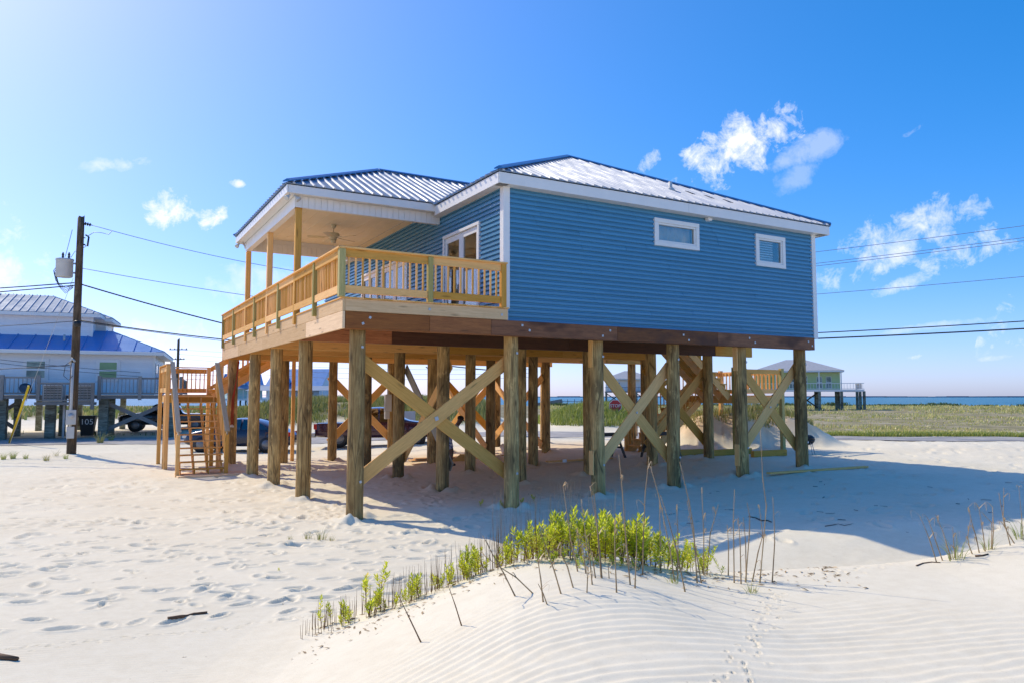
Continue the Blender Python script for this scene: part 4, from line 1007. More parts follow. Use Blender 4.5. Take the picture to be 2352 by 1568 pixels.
L.face([(-17.5, -.55, 4.97), (.55, -.55, 4.97), (-2.7, 2.7, 6.35), (-17.5, 2.7, 6.35)], ROOF_BLUE, ROOF_BLUE, .9); L.face([(.55, -.55, 4.97), (.55, 8.5, 4.97), (-2.7, 5.25, 6.35), (-2.7, 2.7, 6.35)], ROOF, RIBM, .45)
for q in ((-17.5, .55, -.57, -.53), (.51, .55, -.52, 8.5)): L.box('fascia', *q, 4.78, 4.965, WHITE)
L.box('soffit', -17.5, .5, -.52, 0, 4.79, 4.80, WHITE); L.box('soffit', 0, .5, 0, 8.4, 4.79, 4.80, WHITE)
L.hip(-17.6, -3.1, 1.2, 7.6, 7.25, .42, ROOF, RIBM, .42); L.hip(-6.8, -2.7, 3.1, 7.5, 7.18, .42, ROOF, RIBM, .42)
for u0, gm in ((-6.5, PANE), (-2.85, PANE_G), (-11.2, PANE)): L.box('window_trim', u0 - .2, u0 + 1.05, -.06, -.013, 3.25, 4.5, WHITEP); L.window(u0 - .08, u0 + .93, 3.35, 4.4, -.055, WHITEP, gm)
for k in range(3):
    w = L.box('window', .012, .05, 1.0 + k * 1.9, 1.95 + k * 1.9, zd + .05, 4.4, WHITE); L.box('pane', .051, .06, 1.12 + k * 1.9, 1.83 + k * 1.9, zd + .25, 4.25, PANE, w)
L.box('deck', -17, 1.6, -1.9, -.02, zd - .22, zd - .02, GREYWOOD); L.box('deck', .02, 1.6, 0, 8, zd - .22, zd - .021, GREYWOOD)
DL = -7.9
for u0, u1 in ((-17, -13.3), (-13.2, -9.3), (-9.2, -7.3), (-7.2, -5.6), (-2.55, -.6), (-.5, 1.55)): L.rail(u0, u1, -1.87, zd - .02, GREYWOOD, int((u1 - u0) / .19))
L.rail(-1.8, 7.9, 1.55, zd - .02, GREYWOOD, 40, axis='v')
for u in (-17, -13.25, -9.25, -7.25, -5.55, -2.6, -.55, 1.6): L.box('rail_post', u - .09, u + .09, -1.98, -1.80, zd - .3, zd + 1.06, GREYWOOD)
L.box('deck', -5.5, -2.7, -3.0, -1.91, zd - .55, zd - .40, GREYWOOD); L.rail(-5.4, -2.75, -2.96, zd - .40, GREYWOOD, 15, 1.0); L.box('rail_post', -2.85, -2.68, -3.06, -2.9, zd - .8, zd + .65, GREYWOOD)
for u in (-16.4, -13.0, -9.6, -7.3, -5.0, -2.4, 1.0):
    for v in (-1.4, 2.0, 7.6): L.pile(u, v, zd - .2, .24 if v < 0 else .17, CONC)
for u0, u1 in ((-13.0, -9.6), (-9.6, -7.3), (-2.4, 1.0)):
    for za, zb in ((.4, zd - .4), (zd - .4, .4)): L.bar('brace', (u0, 2.2 if u0 < -5 else -1.15, za), (u1, 2.2 if u0 < -5 else -1.12, zb), .22, .06, GREYWOOD)
tube('drain_pipe', [L.p(-4.25, -.05, zd), L.p(-4.25, -.05, 5.0), L.p(-4.25, .1, 5.95)], .05, GREYBOX, NH, 8); tube('drain_pipe', [L.p(-4.4, -1.2, .05), L.p(-4.4, -1.2, zd)], .06, WHITEP, NH, 8)
tube('vent_pipe', [L.p(-4.9, .9, 5.5), L.p(-4.9, .9, 5.95)], .06, STEEL, NH, 8)
# things on and below that house
for k, (u, lab) in enumerate(((-5.15, 'grey air conditioner nearest the utility pole on the low side deck'), (-3.75, 'grey air conditioner in front of the drain pipe on the low side deck'))):
    q = M1 @ Vector((u + .45, -2.45, zd - .4)); a = thing('air_conditioner', lab, 'air conditioner', tuple(q), 0, 'air conditioners of the white house'); La = Local(a, M1)
    La.box('casing', u, u + .92, -2.85, -2.05, zd - .40, zd + .52, GREYBOX, None, .03)
    for j in range(9): La.box('louvre', u + .05, u + .87, -2.865, -2.851, zd - .32 + j * .09, zd - .27 + j * .09, BLACKP)
    La.box('top_grille', u + .1, u + .82, -2.75, -2.15, zd + .521, zd + .55, BLACKP)
q = M1 @ Vector((-6.1, -1.75, zd)); a = thing('satellite_dish', 'dark round satellite dish on the white house deck rail', 'satellite dish', tuple(q))
Md = M1 @ Matrix.Translation((-6.1, -2.15, zd + .32)) @ Matrix.Rotation(R(65), 4, 'X') @ Matrix.Rotation(R(25), 4, 'Y')
lathe('dish', [(.02, -.08), (.16, -.06), (.31, .02), (.32, .03), (.15, -.045), (.02, -.06)], plain('dark_dish_paint', (.06, .08, .11), .4), a, Md, 20)
tube('feed_arm', [L.p(-6.1, -2.1, zd + .1), L.p(-5.85, -2.7, zd + .25)], .02, GREYBOX, a); tube('mast', [L.p(-6.1, -1.88, zd - .3), L.p(-6.1, -2.05, zd + .32)], .025, GREYBOX, a)
qx = M1 @ Vector((-3.45, .6, 0)); gq = hz(qx.x, qx.y); b_ = thing('wheelie_bin', 'black wheeled rubbish bin painted 105 beneath the white house', 'rubbish bin', (qx.x, qx.y, gq)); Lb = Local(b_, M1)
pts = [L.p(-3.75, .3, gq + .06), L.p(-3.15, .3, gq + .06), L.p(-3.15, .9, gq + .06), L.p(-3.75, .9, gq + .06)]
top = [L.p(-3.87, .15, gq + 1.15), L.p(-3.03, .15, gq + 1.15), L.p(-3.03, 1.0, gq + 1.15), L.p(-3.87, 1.0, gq + 1.15)]
link('bin_body', pymesh('bin_body', pts + top, [(0, 1, 2, 3), (4, 5, 6, 7), (0, 1, 5, 4), (1, 2, 6, 5), (2, 3, 7, 6), (3, 0, 4, 7)], True), BLACKP, b_)
Lb.box('lid', -3.91, -2.99, .1, 1.05, gq + 1.152, gq + 1.22, BLACKP, None, .02)
for u in (-3.81, -3.09): lathe('wheel', [(.02, -.03), (.14, -.03), (.14, .03), (.02, .03)], BLACKP, b_, M1 @ Matrix.Translation((u, .92, gq + .14)) @ Matrix.Rotation(R(90), 4, 'Y'), 14)
def text(name, body, size, M, mat, parent):
    c = bpy.data.curves.new(name, 'FONT'); c.body = body; c.size = size; c.extrude = .004; c.align_x = 'CENTER'; c.align_y = 'CENTER'
    tmp = bpy.data.objects.new('tmp', c); COL.objects.link(tmp); dg = bpy.context.evaluated_depsgraph_get(); me = bpy.data.meshes.new_from_object(tmp.evaluated_get(dg)); bpy.data.objects.remove(tmp)
    me.materials.clear(); return link(name, me, mat, parent, M)
text('lettering', '105', .46, M1 @ Matrix.Translation((-3.45, .185, gq + .85)) @ Matrix.Rotation(R(97), 4, 'X'), WHITEP, b_)
# ---- farther houses
def far_house(name, label, s, d, ang, wu, wv, zd, wall, roofm, slope, wins, ground=None, deck_mat=WHITE, eave=2.75, porch=1.6, shutter=None, deck_right=0.0, gable=False):
    Mf = frame_at(s, d, ang); h_ = thing(name, label, 'house', (Mf.translation.x, Mf.translation.y, zd - 3.2)); L = Local(h_, Mf)
    ze = zd + eave
    w = L.box('wall', -wu / 2, wu / 2, 0, wv, zd, ze, wall)
    for k in range(1, 9): L.box('siding_line', -wu / 2 - .012, wu / 2 + .012, -.014, -.001, zd + k * eave / 9 - .03, zd + k * eave / 9, wall, w)
    if not gable: L.hip(-wu / 2 - .5, wu / 2 + .5, -porch if porch else -.5, wv + .5, ze + .22, slope, roofm)
    for u0, u1, z0, z1 in wins:
        L.window(u0, u1, zd + z0, zd + z1, 0)
        if shutter:
            for a in (u0 - .42, u1 + .05): L.box('shutter', a, a + .37, -.05, -.006, zd + z0, zd + z1, shutter)
    L.box('deck', -wu / 2 - .3, wu / 2 + .3 + deck_right, -porch - .2, -.02, zd - .35, zd - .02, deck_mat)
    L.rail(-wu / 2 - .3, wu / 2 + .3 + deck_right, -porch - .15, zd, deck_mat, int(wu / .35))
    if deck_right: L.box('deck', wu / 2 + .02, wu / 2 + deck_right, -.02, wv * .7, zd - .35, zd - .021, GREYWOOD); L.rail(-porch, wv * .7, wu / 2 + deck_right - .05, zd, GREYWOOD, 14, axis='v')
    k = -wu / 2
    while k <= wu / 2 + .01:
        L.box('porch_post', k - .08, k + .08, -porch - .1, -porch + .06, zd, ze + .05, WHITE); k += wu / 4
    nu = max(3, int(wu / 2.8))
    for i in range(nu + 1 + (1 if deck_right else 0)):
        for v in (-porch, wv * .35, wv * .8): L.pile(-wu / 2 + i * wu / nu, v, zd - .3, .2, CONC)
    for i in range(nu):
        if i % 2 == 0:
            a, b2 = -wu / 2 + i * wu / nu, -wu / 2 + (i + 1) * wu / nu
            L.bar('brace', (a, wv * .35 - .25, zd - 3.0), (b2, wv * .35 - .25, zd - .5), .22, .06, DARKWOOD); L.bar('brace', (a, wv * .35 - .32, zd - .5), (b2, wv * .35 - .32, zd - 3.0), .22, .06, DARKWOOD)
    return h_, L
hg, L = far_house('green_house', 'lime green house with pale grey roof on tall pilings by the sea', 46.5, 123, R(18), 13.0, 9, 3.55, SIDE_G, ROOF_GREY, .36, [(-1.2, -.3, .2, 2.2), (.8, 1.6, .9, 2.2), (3.0, 3.8, .2, 2.1), (4.4, 5.2, .2, 2.1)], deck_right=3.0)
for a in (-5.6, -3.2): L.box('recess', a, a + 1.9, -.05, -.006, 3.6, 5.6, plain('deep_green_panel', (.22, .42, .18), .6))
far_house('white_house', 'small white house with blue shutters on thin stilts near the sea', 28.5, 184, R(8), 11, 8, 3.75, SIDE_W, ROOF_GREY, .40, [(-3.4, -2.6, .5, 2.1), (.2, 1.0, .5, 2.1), (3.2, 4.0, .5, 2.1)], shutter=BLUEP, deck_mat=GREYWOOD)
def gable_house(name, label, s, d, ang, wu, wv, zb, zw, zr, wall, roofm):
    Mf = frame_at(s, d, ang); h_ = thing(name, label, 'house', (Mf.translation.x, Mf.translation.y, zb)); L = Local(h_, Mf)
    L.box('wall', -wu / 2, wu / 2, 0, wv, zb, zw, wall)
    L.face([(-wu / 2 - .5, -.5, zw), (wu / 2 + .5, -.5, zw), (wu / 2 + .5, wv / 2, zr), (-wu / 2 - .5, wv / 2, zr)], roofm); L.face([(wu / 2 + .5, wv + .5, zw), (-wu / 2 - .5, wv + .5, zw), (-wu / 2 - .5, wv / 2, zr), (wu / 2 + .5, wv / 2, zr)], roofm)
    for u in (-wu / 2, wu / 2 - .1): prism('gable', [L.p(u, 0, zw), L.p(u, wv, zw), L.p(u, wv / 2, zr - .1)], np.array(Mf.to_3x3() @ Vector((.1, 0, 0))), wall, h_, True)
    L.hip(-wu / 2 - 5, wu / 2 + 4, -3, -.02, zb + 2.4, .35, ROOF_GREY if False else roofm) if False else L.face([(-wu / 2 - 3.5, -3, zb + 2.5), (wu / 2 + 4.5, -3, zb + 2.5), (wu / 2 + 3, .0, zb + 3.5), (-wu / 2 - 2, .0, zb + 3.5)], ROOF)
    # dormer with its own little gable
    g0_, dz = -wu * .22, zw + .2
    L.box('dormer', g0_ - 1.5, g0_ + 1.5, -.2, wv * .3, zw - .2, zw + 1.6, SIDE_W); prism('dormer_gable', [L.p(g0_ - 1.9, -.35, zw + 1.5), L.p(g0_ + 1.9, -.35, zw + 1.5), L.p(g0_, -.35, zw + 3.3)], np.array(Mf.to_3x3() @ Vector((0, wv * .35, 0))), roofm, h_, True)
    L.window(g0_ - .6, g0_ + .6, zw + .2, zw + 1.4, -.2)
    L.window(1.2, 2.0, zb + 1.0, zb + 2.2, 0); L.window(-4.5, -3.5, zb + .6, zb + 2.1, 0); L.window(wu / 2 - 2, wu / 2 - 1.2, zb + 1.0, zb + 2.2, 0)
    L.box('deck', -wu / 2 - 3, wu / 2 + 6, -3.2, -.02, zb - .4, zb - .02, WHITE); L.rail(-wu / 2 - 3, wu / 2 + 6, -3.15, zb, WHITE, 30)
    for i in range(9): L.box('porch_post', -wu / 2 - 2.9 + i * (wu + 7) / 8, -wu / 2 - 2.75 + i * (wu + 7) / 8, -3.05, -2.9, zb, zb + 2.5, WHITE)
    for i in range(6):
        for v in (-2.8, wv * .5): L.pile(-wu / 2 - 2.5 + i * (wu + 7) / 5, v, zb - .3, .2, CONC)
    return h_
gable_house('blue_house', 'light blue house with steep bright blue roof beyond the grassy bank', -48, 165, R(6), 12, 11, 1.2, 4.0, 8.6, SIDE_LB, ROOF_BLUE)
gable_house('teal_house', 'pale teal gabled house half hidden left of the bright blue roof', -67, 190, R(-30), 8, 9, 1.9, 4.4, 8.2, plain('pale_teal_siding', (.45, .70, .66), .6), ROOF_BLUE)
# a low pier reaching into the sea
pr = thing('pier', 'low wooden pier on posts running out over the sea', 'pier', (*to_xy(22, 300), -1.6)); Lp = Local(pr, frame_at(22, 300, R(6)))
Lp.box('walkway', -2, 34, 0, 1.6, .55, .75, GREYWOOD); Lp.bar('ramp', (-2, .8, .7), (-12, .8, -.9), 1.8, .2, GREYWOOD)
for k in range(13): Lp.box('post', k * 2.7, k * 2.7 + .25, .2, .45, -2.6, 1.5, GREYWOOD)
# ---------------------------------------------------------------- poles and wires
def power_pole(name, label, x, y, zt, r0=.17, group=None):
    z0 = hz(x, y) - .4; o = thing(name, label, 'utility pole', (x, y, hz(x, y)), 0, group)
    n = 14; vs = []; fs = []; rg = random.Random(int(abs(x * 100)))
    for i in range(13):
        tt = i / 12; rr = r0 * (1 - .30 * tt)
        for j in range(n):
            a = 2 * math.pi * j / n; zz = z0 + (zt - z0) * tt + (rg.uniform(-.1, .12) + .12 * math.cos(a) if i == 12 else 0)
            vs.append((rr * (1 + rg.uniform(-.02, .02)) * math.cos(a), rr * math.sin(a), zz))
    for i in range(12):
        for j in range(n): fs.append((i * n + j, i * n + (j + 1) % n, (i + 1) * n + (j + 1) % n, (i + 1) * n + j))
    fs.append(tuple(range(12 * n, 13 * n)))
    link('pole_shaft', pymesh('pole_shaft', vs, fs, False, True), POLEW, o, Matrix.Translation((x, y, 0)))
    return o
ux, uy = RV[0], RV[1]
PXY = np.array([-4.92, 19.54]); up_ = power_pole('utility_pole', 'brown wooden utility pole with grey transformer left of the stairs', *PXY, 9.35)
def pp(px, py, off=0.0): return at(px, py, 29.2 + off)            # a point in the pole's own upright plane
q = pp(148, 617)
Mt = Matrix.Translation(Vector(q) - Vector((0, 0, .36)))
tr = lathe('transformer', [(.05, 0), (.26, .01), (.30, .04), (.30, .66), (.32, .67), (.32, .73), (.05, .75)], plain('transformer_grey', (.50, .53, .56), .45), up_, Mt, 20)
for dx in (-.08, .16): lathe('bushing', [(.05, 0), (.05, .04), (.03, .06), (.055, .09), (.03, .12), (.05, .15), (.02, .26)], DARKWOOD, tr, Mt @ Matrix.Translation((dx * ux, dx * uy, .74)), 10)
for zz in (.18, .55): abox('bracket', q[0] + .22, q[0] + .52, q[1] - .05, q[1] + .05, q[2] - .36 + zz, q[2] - .30 + zz, STEEL, tr, 0)
q0, q1 = pp(186, 512), pp(212, 518)
tube('insulator', [q0, q0 * .66 + q1 * .34, q1], .02, BLACKP, up_)
for k in range(4): lathe('insulator_disc', [(.02, -.02), (.07, 0), (.02, .02)], BLACKP, up_, Matrix.Translation(Vector(q0 + (q1 - q0) * (.2 + .2 * k))) @ Vector(q1 - q0).to_track_quat('Z', 'Y').to_matrix().to_4x4(), 10)
tube('cutout_arm', [pp(182, 546), pp(196, 547)], .02, BLACKP, up_); tube('cutout_switch', [pp(197, 540), pp(204, 545), pp(201, 566), pp(193, 562)], .035, BLACKP, up_)
tube('jumper_wire', [pp(203, 542), pp(216, 534), pp(232, 535), pp(250, 539), pp(258, 530)], .012, WIREL, up_); tube('jumper_wire', [pp(166, 528), pp(158, 560), pp(150, 590)], .012, WIREL, up_); tube('jumper_wire', [pp(198, 566), pp(186, 573), pp(172, 578), pp(163, 592)], .010, WIREL, up_)
for k in range(4): tube('drop_lead', [pp(135 - k, 606 + k), pp(123 + 2 * k, 622 + 3 * k), pp(128 + 3 * k, 645 + 5 * k), pp(150, 662 + 4 * k), pp(168, 655 + 2 * k)], .012, CABLE, up_)
tube('riser_pipe', [pp(168, 832, -.2), pp(160, 1000, -.2)], .05, GREYBOX, up_, 8); tube('riser_weatherhead', [pp(172, 830, -.2), pp(166, 822, -.2), pp(160, 836, -.2)], .045, GREYBOX, up_, 8); tube('service_loop', [pp(164, 828, -.25), pp(150, 838, -.25), pp(146, 862, -.25), pp(158, 872, -.25), pp(167, 862, -.25)], .012, CABLE, up_)
qa = pp(163, 957, -.25)
mb = abox('meter_box', qa[0] - .17, qa[0] + .17, qa[1] - .2, qa[1] - .04, qa[2] - .28, qa[2] + .28, GREYBOX, up_, .015); lathe('meter', [(.10, 0), (.10, .06), (.07, .09)], STEEL, mb, Matrix.Translation((qa[0], qa[1] - .2, qa[2] + .05)) @ Matrix.Rotation(R(90), 4, 'X'), 16)
abox('switch_box', qa[0] - .13, qa[0] + .13, qa[1] - .19, qa[1] - .05, qa[2] - .80, qa[2] - .36, GREYBOX, up_, .012)
qb = pp(174, 745, -.2); lathe('lamp_housing', [(.05, -.12), (.13, -.08), (.14, .1), (.04, .14)], BLACKP, up_, Matrix.Translation((qb[0] + .05, qb[1] - .12, qb[2])), 12)
def pole_arm(o, x, y, z, half, mat=DARKWOOD):
    a = board('cross_arm', (x - ux * half, y - uy * half, z), (x + ux * half, y + uy * half, z), .1, .1, mat, o)
    for k in (-.9, -.4, .4, .9): lathe('insulator', [(.04, 0), (.06, .06), (.03, .14)], BLACKP, a, Matrix.Translation((x + ux * half * k, y + uy * half * k, z + .05)), 8)
q = at(408, 850, 92); pf = power_pole('utility_pole', 'distant utility pole with crossarms behind the white house roof edge', q[0], q[1], 9.3, .2); pole_arm(pf, q[0], q[1], 8.1, 1.1); pole_arm(pf, q[0], q[1], 6.9, .8)
MID = at(1174, 900, 38.5); pm = power_pole('utility_pole', 'utility pole standing behind the blue house near the road', MID[0], MID[1], 8.6); pole_arm(pm, MID[0], MID[1], 7.9, 1.0)
RP = np.array([*to_xy(40, 26), 0]); prr = power_pole('utility_pole', 'tall utility pole beside the road beyond the right edge', RP[0], RP[1], 11.9)
LP = np.array([*to_xy(-62, 33), 0]); pl_ = power_pole('utility_pole', 'utility pole beyond the left edge past the white house', LP[0], LP[1], 9.6)
def span(p0, p1, sag, rad, label, mat=WIREL, n=26, group=None):
    p0, p1 = np.array(p0, float), np.array(p1, float)
    pts = [p0 + (p1 - p0) * t_ - np.array([0, 0, 4 * sag * t_ * (1 - t_)]) for t_ in np.linspace(0, 1, n)]
    return tag(tube('power_line', pts, rad, mat, None, 5), label, 'power line', group)
gl = 'power lines strung between the utility poles'
span(pp(212, 518), (MID[0], MID[1], 8.0), .75, .013, 'topmost power line leaving the transformer pole to the right', group=gl)
span(pp(186, 616), (MID[0], MID[1], 6.2), .35, .013, 'second power line leaving the transformer pole to the right', group=gl)
span(pp(182, 652), (MID[0], MID[1], 3.6), .55, .028, 'thick black drop cable sloping down from below the transformer', CABLE, group=gl)
span(pp(176, 735), (MID[0], MID[1], 4.9), .55, .024, 'thick black cable leaving the pole at the white house roof level', CABLE, group=gl)
span(pp(176, 738), (MID[0], MID[1], 4.2), .35, .012, 'thin cable just below the thick one at roof level', CABLE, group=gl)
for zz, a in ((650, 6.6), (656, 5.8)): span(pp(170, zz), (LP[0], LP[1], a + .3), .7, .024, 'black twisted cable running left from below the transformer', CABLE, group=gl)
span(pp(170, 738), (LP[0], LP[1], 4.6), .5, .014, 'thin cable running left across the white upper wall', CABLE, group=gl)
span(pp(160, 838), (LP[0], LP[1], 4.2), .75, .018, 'sagging cable running left below the blue roof', CABLE, group=gl)
for k in range(2): span(pp(-60, 818 + 8 * k, 6), at(520, 862 + 10 * k, 52), .2, .012, 'thin distant cable crossing the white house wall', CABLE, group=gl)
d_at = lambda x: 38.5 * 1.0
def right_span(y1, y2, rad, label, mat=WIREL):
    zs = []
    for x, y in ((1870, y1), (2352, y2)):
        k = (x - CX) / F; t_ = k * 38.5 / (40 + k * 12.5); d_ = 38.5 - 12.5 * t_; zs.append((t_, CAM[2] + (911 - y) / F * d_))
    (ta, za), (tb, zb) = zs; sl_ = (zb - za) / (tb - ta); sag = .45
    f_ = lambda t_: za + sl_ * (t_ - ta) + 4 * sag * .47 * .53 - .0
    span((MID[0], MID[1], f_(0) ), (RP[0], RP[1], f_(1)), sag, rad, label, mat, group=gl)
right_span(580, 517, .012, 'topmost thin power line in the sky right of the blue house'); right_span(607, 545, .012, 'upper of the close pair of thin lines right of the house'); right_span(613, 552, .012, 'lower of the close pair of thin lines right of the house')
right_span(678, 635, .012, 'lone thin power line midway up the sky right of the house'); right_span(767, 738, .024, 'upper of two thick black cables right of the house', CABLE); right_span(780, 755, .032, 'lowest and thickest black cable right of the house', CABLE)
q2 = at(1223, 900, 75); pk = power_pole('utility_pole', 'distant utility pole hidden behind a middle piling', q2[0], q2[1], 6.2)
for k in range(5): span((q[0], q[1], 8.1 - .55 * k), (q2[0], q2[1], 5.9 - .4 * k), .3 + .1 * k, .013, 'distant power line seen between the pilings under the house', CABLE, 14, gl)
# guy wire with its yellow marker
gy = thing('guy_wire', 'steel guy wire with a yellow plastic guard staked in the sand', 'guy wire', tuple(hit(20, 1024)))
ga = hit(20, 1024); gb = pp(168, 640)
tube('wire', [ga, gb], .008, STEEL, gy, 5); da = gb - ga; da /= np.linalg.norm(da)
gd = at(66, 886, 36.0); g_a = hit(21, 1018)
tube('guard', [g_a, gd], .055, YELLOW, gy, 8)
# ---------------------------------------------------------------- vehicles
RIMM = plain('grey_alloy_rim', (.20, .20, .21), .35, .6)
def vehicle(name, label, cat, M, paint, st, glass_rows, wheels, lights, wr=.32, extra=None):
    """st: stations along the length: (x, z_low, z_belt, z_top, half width, half width at the top)"""
    v = thing(name, label, cat, tuple(M.translation))
    vs = []; fs = []; n = 12
    for (x, zl, zb, zt, hw, ht) in st:
        ring = [(-hw * .86, zl), (-hw * .98, zl + .12), (-hw, (zl + zb) / 2), (-hw * .97, zb), (-(hw * .5 + ht * .5), zb + (zt - zb) * .5), (-ht, zt - .02 if zt > zb + .05 else zt)]
        ring += [(-a, b_) for a, b_ in ring[::-1]]
        for y, z in ring: vs.append((x, y, z))
    for i in range(len(st) - 1):
        for k in range(n): fs.append((i * n + k, i * n + (k + 1) % n, (i + 1) * n + (k + 1) % n, (i + 1) * n + k))
    fs += [tuple(range(n)), tuple(range((len(st) - 1) * n, len(st) * n))]
    me = pymesh('body', vs, fs); renorm(me); me.polygons.foreach_set('use_smooth', [True] * len(me.polygons))
    body = link('body', me, paint, v, M); md = body.modifiers.new('s', 'SUBSURF'); md.levels = md.render_levels = 2
    for quad in glass_rows:
        nm = 'window' if len(quad) == 4 else 'window'
        for sg in (-1, 1):
            pts = [(x, sg * y, z) for x, y, z in quad]; me = pymesh('window', pts, [tuple(range(len(pts)))]); md2 = link(nm, me, CARGLASS, v, M); so_ = md2.modifiers.new('t', 'SOLIDIFY'); so_.thickness = .02; so_.offset = 0
    for x, y in wheels:
        Mw = M @ Matrix.Translation((x, y, wr)) @ Matrix.Rotation(R(90), 4, 'X')
        w = lathe('wheel', [(wr * .62, -.10), (wr * .95, -.10), (wr, -.06), (wr, .06), (wr * .95, .10), (wr * .62, .10)], BLACKP, v, Mw, 20)
        lathe('rim', [(.03, -.105), (wr * .6, -.112), (wr * .64, -.09), (wr * .64, .09), (wr * .6, .112), (.03, .105)], RIMM, w, Mw, 14)
        lathe('wheel_arch', [(wr * 1.0, -.085), (wr * 1.18, -.085), (wr * 1.18, .085), (wr * 1.0, .085)], BLACKP, v, M @ Matrix.Translation((x, y * .97, wr + .02)) @ Matrix.Rotation(R(90), 4, 'X'), 20)
    for nm, x0, x1, y0, y1, z0, z1, mt in lights:
        for sg in (-1, 1):
            a, b_ = sorted((sg * y0, sg * y1)); link(nm, box_mesh(x1 - x0, b_ - a, z1 - z0, .02, mt), None, v, M @ Matrix.Translation(((x0 + x1) / 2, (a + b_) / 2, (z0 + z1) / 2)))
    return v
def paintm(name, col, rough=.25):
    m_, t, p = newmat(name); lk(t, ramp(t, noise(t, coords(t), 2, 3), [(.3, tuple(c * .9 for c in col)), (.7, col)]), p.inputs['Base Color']); p.inputs['Roughness'].default_value = rough; p.inputs['Coat Weight'].default_value = .6; p.inputs['Metallic'].default_value = .3; return m_
LAMPW = plain('headlamp_lens', (.75, .75, .72), .1); LAMPR = plain('tail_lamp_lens', (.5, .02, .02), .15)
def place(px, py, yaw):
    q = hit(px, py); return Matrix.Translation((q[0], q[1], hz(q[0], q[1]) + .0)) @ Matrix.Rotation(math.atan2(RV[1], RV[0]) + yaw, 4, 'Z')
SED = [(-2.38, .38, .62, .66, .60, .50), (-2.30, .24, .72, .80, .78, .66), (-1.75, .20, .86, .98, .88, .70), (-1.35, .20, .90, 1.22, .90, .62), (-.75, .20, .91, 1.42, .91, .58), (.0, .20, .90, 1.47, .91, .58), (.55, .20, .89, 1.38, .91, .58), (1.05, .20, .88, 1.02, .90, .68), (1.65, .20, .82, .90, .88, .70), (2.15, .22, .68, .78, .82, .64), (2.36, .34, .58, .62, .62, .50)]
Ms = place(556, 1034, R(180 - 4))
vehicle('parked_car', 'dark navy sedan parked on the sand behind the left pilings', 'car', Ms, paintm('navy_car_paint', (.012, .018, .045)), SED,
        [[(-1.5, .845, .93), (-.35, .86, .94), (-.35, .715, 1.36), (-.80, .70, 1.34), (-1.25, .75, 1.12)], [(-.27, .86, .94), (.85, .86, .92), (.60, .735, 1.27), (.30, .71, 1.35), (-.27, .715, 1.37)]],
        [(-1.42, -.80), (-1.42, .80), (1.42, -.80), (1.42, .80)], [('headlight', 2.02, 2.30, .45, .76, .58, .72, LAMPW), ('tail_light', -2.36, -2.12, .5, .80, .66, .84, LAMPR), ('grille', 2.26, 2.39, .02, .40, .34, .52, STEEL), ('mirror', .72, .90, .92, 1.06, .92, 1.04, BLACKP)])
TRK = [(-2.75, .45, .98, 1.02, .86, .80), (-2.68, .38, 1.02, 1.08, .94, .88), (-1.2, .36, 1.03, 1.08, .95, .90), (-.88, .36, 1.04, 1.10, .96, .88), (-.80, .36, 1.05, 1.75, .96, .68), (.1, .36, 1.05, 1.82, .96, .70), (.75, .36, 1.05, 1.74, .96, .70), (1.15, .36, 1.05, 1.18, .96, .84), (2.1, .36, 1.02, 1.12, .94, .82), (2.65, .42, .90, 1.02, .88, .76), (2.75, .46, .80, .86, .82, .70)]
TG = [[(-.72, .90, 1.10), (.05, .91, 1.10), (.05, .80, 1.70), (-.66, .80, 1.68)], [(.13, .91, 1.10), (1.02, .90, 1.10), (.78, .82, 1.60), (.60, .80, 1.69), (.13, .80, 1.71)]]
TL = [('headlight', 2.55, 2.74, .48, .80, .70, .90, LAMPW), ('tail_light', -2.76, -2.62, .72, .92, .78, 1.02, LAMPR), ('bumper', -2.86, -2.70, .02, .88, .42, .62, STEEL), ('mirror', .85, 1.02, .95, 1.16, 1.12, 1.32, BLACKP)]
TW = [(-1.65, -.82), (-1.65, .82), (1.75, -.82), (1.75, .82)]
v = vehicle('pickup_truck', 'dark maroon pickup truck parked behind the middle pilings', 'pickup truck', place(868, 1022, R(6)), paintm('maroon_truck_paint', (.045, .010, .030)), TRK, TG, TW, TL, .37)
Mb = M1 @ Matrix.Translation((.6, 3.6, hz(*(M1 @ Vector((.6, 3.6, 0)))[:2]) + .02)) @ Matrix.Rotation(R(180), 4, 'Z')
vehicle('pickup_truck', 'black pickup truck parked under the right end of the white house', 'pickup truck', Mb, paintm('black_truck_paint', (.008, .008, .010)), TRK, TG, TW, TL, .37)
# ---------------------------------------------------------------- things on the building site
def plank(px0, py0, px1, py1, w, t, label, mat=PINE, group='loose lumber on the sand', lift=0.0):
    a, b_ = hit(px0, py0), hit(px1, py1); z = max(hz(a[0], a[1]), hz(b_[0], b_[1])) + lift + t / 2 + .015
    return tag(board('plank', (a[0], a[1], z), (b_[0], b_[1], z), w, t, mat, None, (RV[1], -RV[0], 0) if False else (HV[0], HV[1], 0), .004), label, 'plank', group)
plank(1765, 1092, 1990, 1074, .14, .05, 'long single board lying on the shaded sand right of the last piling')
for k in range(7):
    x0 = 5.2 + .04 * k; y0 = 10.0 + .17 * (k % 4); zz = hz(6.8, 10.2) + .04 + .06 * (k // 4) + .0
    ang = random.uniform(-.08, .08); L_ = 2.9 + .3 * (k % 3)
    o = board('plank', (x0, y0, zz), (x0 + L_ * math.cos(ang), y0 + L_ * math.sin(ang), zz), .14, .045, PINE if k % 2 else PINE_PALE, None, (0, 1, 0), .004)
    tag(o, ['long board at the bottom of the lumber pile behind the crossed braces', 'pale board on top of the lumber pile behind the crossed braces'][0 if k < 4 else 1], 'plank', 'lumber pile behind the crossed braces')
q = hz(6.6, 9.5)
